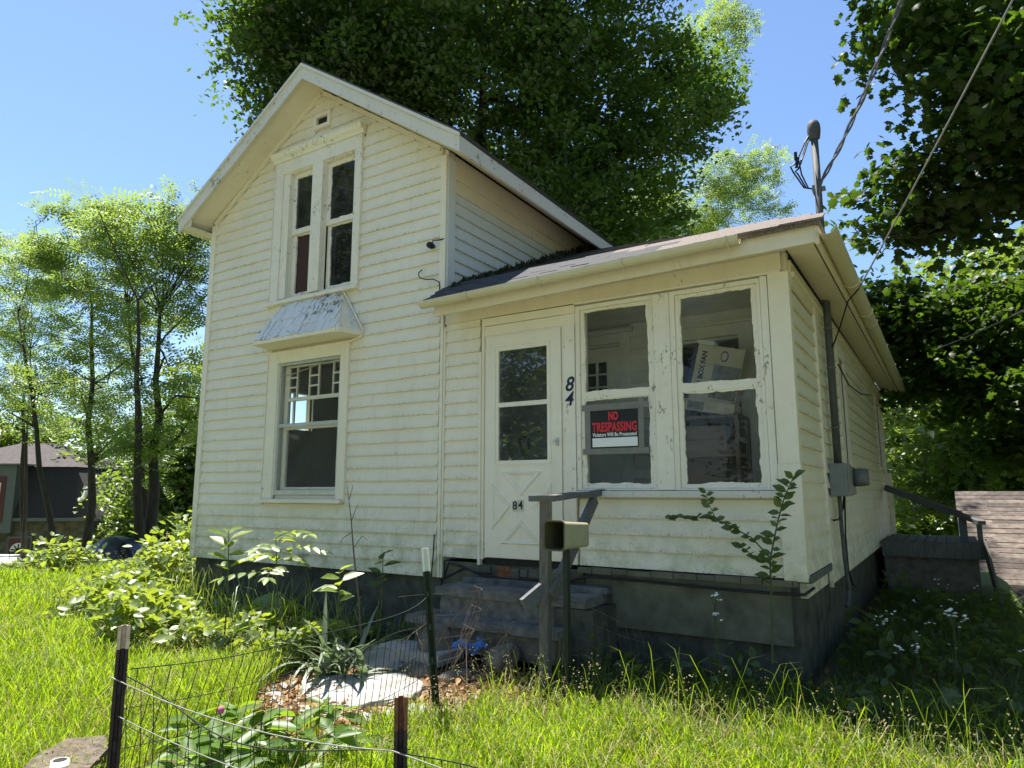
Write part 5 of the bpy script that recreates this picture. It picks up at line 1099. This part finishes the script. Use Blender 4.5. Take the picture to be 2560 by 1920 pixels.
DS = [at(u, v_, 1, -.9) for u, v_ in ((905,1620),(897,1500),(885,1390),(878,1300),(868,1215))]; v = MB(); v.tube(DS, [.009,.008,.007,.005,.002], 6)
for a, b, c_ in (((884,1370),(905,1340),(920,1350)),((880,1330),(858,1345),(848,1360)),((878,1305),(890,1270),(895,1262)),((872,1250),(880,1225),(882,1212))): v.tube([at(*q_, 1, -.9) for q_ in (a, b, c_)], [.004,.003,.0015], 5)
v.build('stalk', M['twig'], dd_)
# iris clump
ir = thing('iris_clump', (.06,-1.30,-.78), 'clump of drooping sword shaped iris leaves beside the path', 'iris')
def blade(bend):
    vs, fs = [], []
    for i in range(8):
        t = i/7; y_ = math.sin(bend*t)/max(bend,.01); z_ = (1-math.cos(bend*t))/max(bend,.01); w_ = .03*(1-t**2.2)+.001; vs += [(-w_, y_, -z_+.0), (0, y_, -z_-.012), (w_, y_, -z_)]
        if i: k_ = 3*i; fs += [(k_-3,k_-2,k_+1,k_),(k_-2,k_-1,k_+2,k_+1)]
    me = bpy.data.meshes.new('blade'); me.from_pydata(vs, [], fs); me.materials.append(M['iris']); me.polygons.foreach_set('use_smooth', [True]*len(fs)); return me
BL = [blade(b) for b in (.3,.9,1.6,2.2)]
for i in range(58):
    a = R5.uniform(0, 6.28); el = R5.uniform(.35, 1.4); bs = Vector((.06+R5.gauss(0,.13), -1.30+R5.gauss(0,.10), -.78)); d = Vector((math.cos(a)*math.cos(el), math.sin(a)*math.cos(el), math.sin(el)))
    put_leaf(ir, BL[R5.choice((0,1,1,2,2,3))], bs, d, R5.uniform(.42,.74), 1.15, name='blade')
# peony
pe = thing('peony', (1.15,-2.9,-.8), 'leafy peony bush with a pink bud behind the bottom wire mesh', 'peony')
pcs = []
for i in range(42):
    a = R5.uniform(0, 6.28); rr = .52*math.sqrt(R5.random()); b = Vector((1.12+.25*rr*math.cos(a), -2.9+.25*rr*math.sin(a), -.82)); t = Vector((1.12+.95*rr*math.cos(a), -2.9+1.0*rr*math.sin(a), -.84+R5.uniform(.20,.42)-.2*rr))
    MB().tube([b, b.lerp(t,.6)+Vector((0,0,.05)), t], [.005,.004,.003], 5).build('stem', M['stem'], pe)
    for j in range(6):
        a2 = a+R5.uniform(-1.6,1.6)+j; put_leaf(pe, LF['peony'], t+Vector((0,0,R5.uniform(-.06,.0))), (math.cos(a2), math.sin(a2), R5.uniform(-.35,.35)), R5.uniform(.12,.20), .62, (R5.uniform(-.5,.5), R5.uniform(-.6,.3), 1))
bud = at(552,1775,1,-3.0); MB().lathe([(.0,-.02),(.013,-.015),(.019,.0),(.015,.014),(.0,.02)], tuple(bud), 'z', 12).build('bud', M['pink'], pe, True); MB().tube([(bud[0]+.05,bud[1],-.8),(bud[0],bud[1],bud[2]-.02)], .004, 5).build('stem', M['stem'], pe)
# fleabane
GF = 'fleabane in the shade right of the porch'
FLW = MB(); FLW.lathe([(.0,.004),(.004,.005),(.013,.0),(.013,-.002),(.0,-.004)], (0,0,0), 'z', 10); FLM = FLW.mesh('flower', M['pot_white'])
def fleabane(b, h, n, label, spread=.09, fs=1.0):
    b = Vector(b); th = thing('fleabane', tuple(b), label, 'flower', GF); t = b+Vector((R5.uniform(-.05,.05), R5.uniform(-.05,.05), h)); v = MB(); v.tube([b, b.lerp(t,.5)+Vector((.015,0,0)), t], [.005,.004,.003], 5); hd = []
    for i in range(n):
        a = R5.uniform(0,6.28); q = t+Vector((math.cos(a)*spread*R5.random(), math.sin(a)*spread*R5.random(), R5.uniform(-.01,.05))); v.tube([b.lerp(t,.86), q], .0018, 4); hd.append(q)
    v.build('stem', M['stem'], th)
    for q in hd: o = link('flower', FLM, th, q-b); o.scale = (fs*1.2,)*3; o.rotation_euler = (R5.uniform(-.4,.4), R5.uniform(-.4,.4), 0)
    for i in range(4): P, d = along([b, t], .2+.15*i); put_leaf(th, LF['shade'], P, (R5.uniform(-1,1), R5.uniform(-1,1), .4), .06, .5)
def gp(u, v_): p = at(u, v_, 2, -.78); return (p[0], p[1], float(gh(p[0], p[1])))
p = at(2340,1523,1,.35); fleabane((p[0]+.05, .35, float(gh(p[0], .35))), p[2]+.74, 12, 'tallest fleabane with a cluster of white heads', .09, .9)
for k_, (u, v_, Y) in enumerate(((2205,1565,1.0),(1775,1500,-.25),(1790,1545,-.3),(2245,1630,.4),(2300,1632,.4))):
    p = at(u, v_, 1, Y); fleabane((p[0], Y, float(gh(p[0], Y))), p[2]+.78, 7, ['fleabane with white heads left of the tallest one', 'pale flower stalk in front of the skirt panel', 'shorter pale flower stalk in front of the skirt panel', 'low fleabane near the shaded grass', 'low fleabane right of another low one'][k_], .05, .75)
for k_ in range(22):
    y_ = R5.uniform(.8, 5.0); x_ = R5.uniform(3.5, 4.7); fleabane((x_, y_, float(gh(x_, y_))), R5.uniform(.12,.42), R5.randint(1,3), 'small white fleabane scattered over the dark ground right of the house', .05, .75)

# ---------------------------------------------------------------- grass, weeds, litter
def grass(name, P, h, w, lean, mat, r, label):
    n = len(P); yaw = r.uniform(0, 6.283, n); d = np.stack([np.cos(yaw), np.sin(yaw), np.zeros(n)], 1); fa = r.uniform(0, 6.283, n); s = np.stack([np.cos(fa), np.sin(fa), np.zeros(n)], 1)*(w/2)[:, None]
    up = np.array((0,0,1.)); b = lean*h; m1 = P+up*(h*.5)[:, None]+d*(b*.22)[:, None]; m2 = P+up*(h*.85)[:, None]+d*(b*.62)[:, None]; tp_ = P+up*(h*(1-.25*lean))[:, None]+d*(b*1.15)[:, None]
    V = np.stack([P-s, P+s, m1-s*.9, m1+s*.9, m2-s*.6, m2+s*.6, tp_], 1).reshape(-1, 3); k = (np.arange(n)*7)[:, None, None]
    F = (k+np.array([(0,1,3),(0,3,2),(2,3,5),(2,5,4),(4,5,6)])[None]).reshape(-1, 3); o = npmesh(name, V, F, mat); return tag(o, label, 'grass', kind='stuff')
def gpts(n, x0, x1, y0, y1, r, keep=None, m=.25):
    P = np.stack([r.uniform(x0, x1, n), r.uniform(y0, y1, n)], 1); P = np.concatenate([P, gh(P[:, 0], P[:, 1])[:, None]], 1); ok = inview(P+np.array((0,0,.1)), m)
    if keep is not None: ok &= keep(P)
    return P[ok]
def pathmask(P, s=1.0):
    x, y = P[:, 0], P[:, 1]; d = ((x-.72)/(.95*s))**2+((y+1.48)/(1.0*s))**2; return d < 1+.25*np.sin(x*9+y*7)
def peonymask(P): return ((P[:, 0]-1.2)/.62)**2+((P[:, 1]+2.95)/.60)**2 < 1
r6 = np.random.default_rng(61)
def lawnkeep(P):
    x, y = P[:, 0], P[:, 1]; d = np.hypot(x-CAM[0], y-CAM[1]); edge = np.where(x > -4.4, -1.5-.18*np.sin(x*3.1), 2.2+.3*np.sin(x*2))
    k = (y < edge) & ~pathmask(P) & ~peonymask(P) & (x < 1.55+.1*np.sin(y*5))
    patch = .5+.5*np.sin(x*1.3+.6*y)*np.cos(y*1.7-x*.4)
    return k & (r6.random(len(P)) < np.clip((5.2/d)**1.25, .12, 1)*(.65+.35*patch))
P = gpts(330000, -13, 1.7, -4.6, 2.4, r6, lawnkeep); n = len(P); dd = np.hypot(P[:, 0]-CAM[0], P[:, 1]-CAM[1])
hp = .5+.5*np.sin(P[:, 0]*2.1+1)*np.sin(P[:, 1]*2.7); grass('lawn_grass', P, (.10+.16*r6.random(n))*(.75+.5*hp), (.0035+.003*r6.random(n))*np.clip(dd/4.5, 1, 2.6), r6.uniform(.1,.9,n), M['grass'], r6, 'tall bright lawn grass left of the path'); NG1 = n
P = np.concatenate([gpts(16000, -9, 1.6, -4.4, 1.5, r6, lawnkeep), gpts(3600, 1.5, 6, -3.2, -1.25, r6)]); n = len(P); grass('dead_straw', P, .08+.22*r6.random(n), .003+.003*r6.random(n), r6.uniform(.4,1.4,n), M['straw'], r6, 'bleached straw among the green grass')
def rkeep(P):
    x, y = P[:, 0], P[:, 1]; e = np.clip((-1.24+.03*(x-1.5)-y+.10*np.sin(x*6))/.3, 0, 1); return (r6.random(len(P)) < np.maximum(e, .04)*(.6+.4*np.sin(x*5+y*3)*np.sin(y*6-x))) & ~pathmask(P, .82) & (x > 1.25+.15*np.sin(y*7))
P = gpts(120000, 1.1, 6.5, -3.4, -.3, r6, rkeep, .2); n = len(P); fr = np.clip((P[:, 1]+2.2)/1.2, 0, 1)
grass('tall_grass', P, (.11+.17*r6.random(n))*(.85+.1*fr), (.0045+.005*r6.random(n)), r6.uniform(.1,.8,n), M['grass'], r6, 'long sunlit grass along the bottom right'); NG2 = n
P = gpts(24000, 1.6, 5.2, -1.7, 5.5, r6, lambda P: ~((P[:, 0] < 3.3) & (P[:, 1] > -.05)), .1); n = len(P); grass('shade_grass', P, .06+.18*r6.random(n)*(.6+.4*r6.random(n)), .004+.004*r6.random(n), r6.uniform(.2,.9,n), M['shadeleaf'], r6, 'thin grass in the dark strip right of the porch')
P = gpts(150, 1.6, 5.0, -1.6, -1.1, r6, None, .1); n = len(P); grass('long_stalks', P, .30+.25*r6.random(n), .004+.002*r6.random(n), r6.uniform(.1,.5,n), M['grass'], r6, 'single long grass stalks in front of the shaded wall')
# seed heads
P = np.concatenate([gpts(2600, -9, 1.4, -4.2, 1.6, r6, lawnkeep), gpts(320, 1.5, 5, -2.8, -1.4, r6)]); n = len(P); h = .24+.16*r6.random(n); C = P+np.array((0,0,1.))*h[:, None]+r6.normal(0,.02,(n,3))
Q = np.repeat(C, 9, 0)+r6.normal(0, 1, (n*9, 3))*np.array((.014,.014,.04)); V, F = scatter(Q, .009+.008*r6.random(n*9), *QUAD, 1.2, r6); tag(npmesh('grass_seed_heads', V, F, M['grassdry']), 'pale fuzzy seed heads over the grass', 'grass', kind='stuff')
# weeds along the main wall
def wkeep(P): return (P[:, 1] > -1.75-.2*np.sin(P[:, 0]*2.3)) & ~((P[:, 0] > -.25))
def weedbed(name, n, x0, x1, y0, y1, hmax, sz, mat, label, keep=None, tm=OVAL, tilt=.75):
    P = gpts(n, x0, x1, y0, y1, r6, keep, .3); k = len(P); mound = .35+.65*np.abs(np.sin(P[:, 0]*2.9+P[:, 1]))*np.abs(np.cos(P[:, 1]*2.1+P[:, 0]*1.2)+.3); P[:, 2] += hmax*r6.random(k)**.8*mound
    V, F = scatter(P, sz*(.5+.9*r6.random(k)), *tm, tilt, r6); return tag(npmesh(name, V, F, mat), label, 'weeds', kind='stuff')
weedbed('weed_bed', 7000, -4.0, -.25, -2.0, -.6, .46, .115, M['weed'], 'broad leafed weeds along the main wall', wkeep)
weedbed('corner_weeds', 1500, -5.3, -3.9, -1.1, .9, .45, .10, M['weed'], 'sunlit weeds heaped at the left house corner')
weedbed('lawn_edge_weeds', 4200, -14, -6.2, -.8, 3.2, .16, .11, M['weed'], 'bright weeds along the far edge of the lawn', lambda P: P[:, 1] > .2+.25*np.sin(P[:, 0]*1.9))
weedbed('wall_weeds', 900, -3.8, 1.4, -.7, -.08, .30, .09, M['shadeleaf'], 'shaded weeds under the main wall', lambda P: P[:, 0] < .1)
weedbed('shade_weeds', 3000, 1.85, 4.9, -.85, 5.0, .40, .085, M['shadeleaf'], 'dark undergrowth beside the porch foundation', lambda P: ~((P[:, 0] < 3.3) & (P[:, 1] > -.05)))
P = gpts(500, -4.6, -.4, -1.4, -.3, r6); n = len(P); grass('weed_stalks', P, .25+.35*r6.random(n), .006+.006*r6.random(n), r6.uniform(.1,.6,n), M['weed'], r6, 'upright stalks among the wall weeds')
weedbed('lawn_clover', 4200, -9, 5.2, -3.6, 1.2, .10, .05, M['weed'], 'low clover and plantain leaves among the grass', lambda P: (lawnkeep(P) | ((P[:, 0] > 1.6) & (P[:, 1] < -1.25))) & (np.sin(P[:, 0]*2.7+P[:, 1]*1.1)*np.sin(P[:, 1]*3.3) > .15))
# shrubs
def shrub(label, c, rad, n, sz, seed, mat, top=1.0):
    r = np.random.default_rng(seed); z = float(gh(c[0], c[1])); tree('shrub', label, (c[0], c[1], z), (c[0], c[1], z+rad*top), [(c[0], c[1], z+rad*top, rad, rad, rad*.8*top), (c[0]+rad*.5, c[1]-.2, z+rad*.6*top, rad*.7, rad*.7, rad*.5*top), (c[0]-rad*.6, c[1], z+rad*.7*top, rad*.6, rad*.6, rad*.5*top)], n, 16, .26, sz, OVAL if sz < .2 else PINN, mat, M['twig'], seed, .02, 'shrubs at the lawn edge', 3, limbs=8, cat='shrub', twigs=.5, shell=.2)
shrub('bright bush in front of the van', tuple(atd(165,1400,11.5)[:2]), .48, 42, .13, 71, M['weed'], .75)
shrub('arching leafy bush left of the house corner', (-5.0,.7), .36, 34, .13, 72, M['weed'], 1.9)
shrub('low bush at the left picture edge', tuple(atd(40,1480,11)[:2]), .32, 26, .13, 73, M['weed'], .55)
shrub('dense bush against the left house corner', (-4.35,-.15), .34, 40, .11, 74, M['weed'], 1.5)
# dead leaves
def lkeep(P): return pathmask(P, 1.15) | (((P[:, 0]-.5)/.9)**2+((P[:, 1]+1.0)/.45)**2 < 1) | (((P[:, 0]-1.35)/.55)**2+((P[:, 1]+1.15)/.28)**2 < 1)
P = np.concatenate([gpts(5200, -.6, 1.9, -2.7, -.5, r6, lambda P: lkeep(P) & (r6.random(len(P)) < np.where(((P[:, 0]-.5)/.42)**2+((P[:, 1]+1.55)/.38)**2 < 1, .12, .85))), gpts(700, 1.6, 4.6, -1.0, 4.5, r6)]); n = len(P); P[:, 2] += .01+.06*r6.random(n)*(((P[:, 0]-1.3)/.5)**2+((P[:, 1]+1.15)/.3)**2 < 1)+.012*r6.random(n)
V, F = scatter(P, .035+.04*r6.random(n), *OVAL, .8, r6); tag(npmesh('leaf_litter', V, F, M['litter']), 'tan dead leaves lying on the path and by the steps', 'leaf litter', kind='stuff')
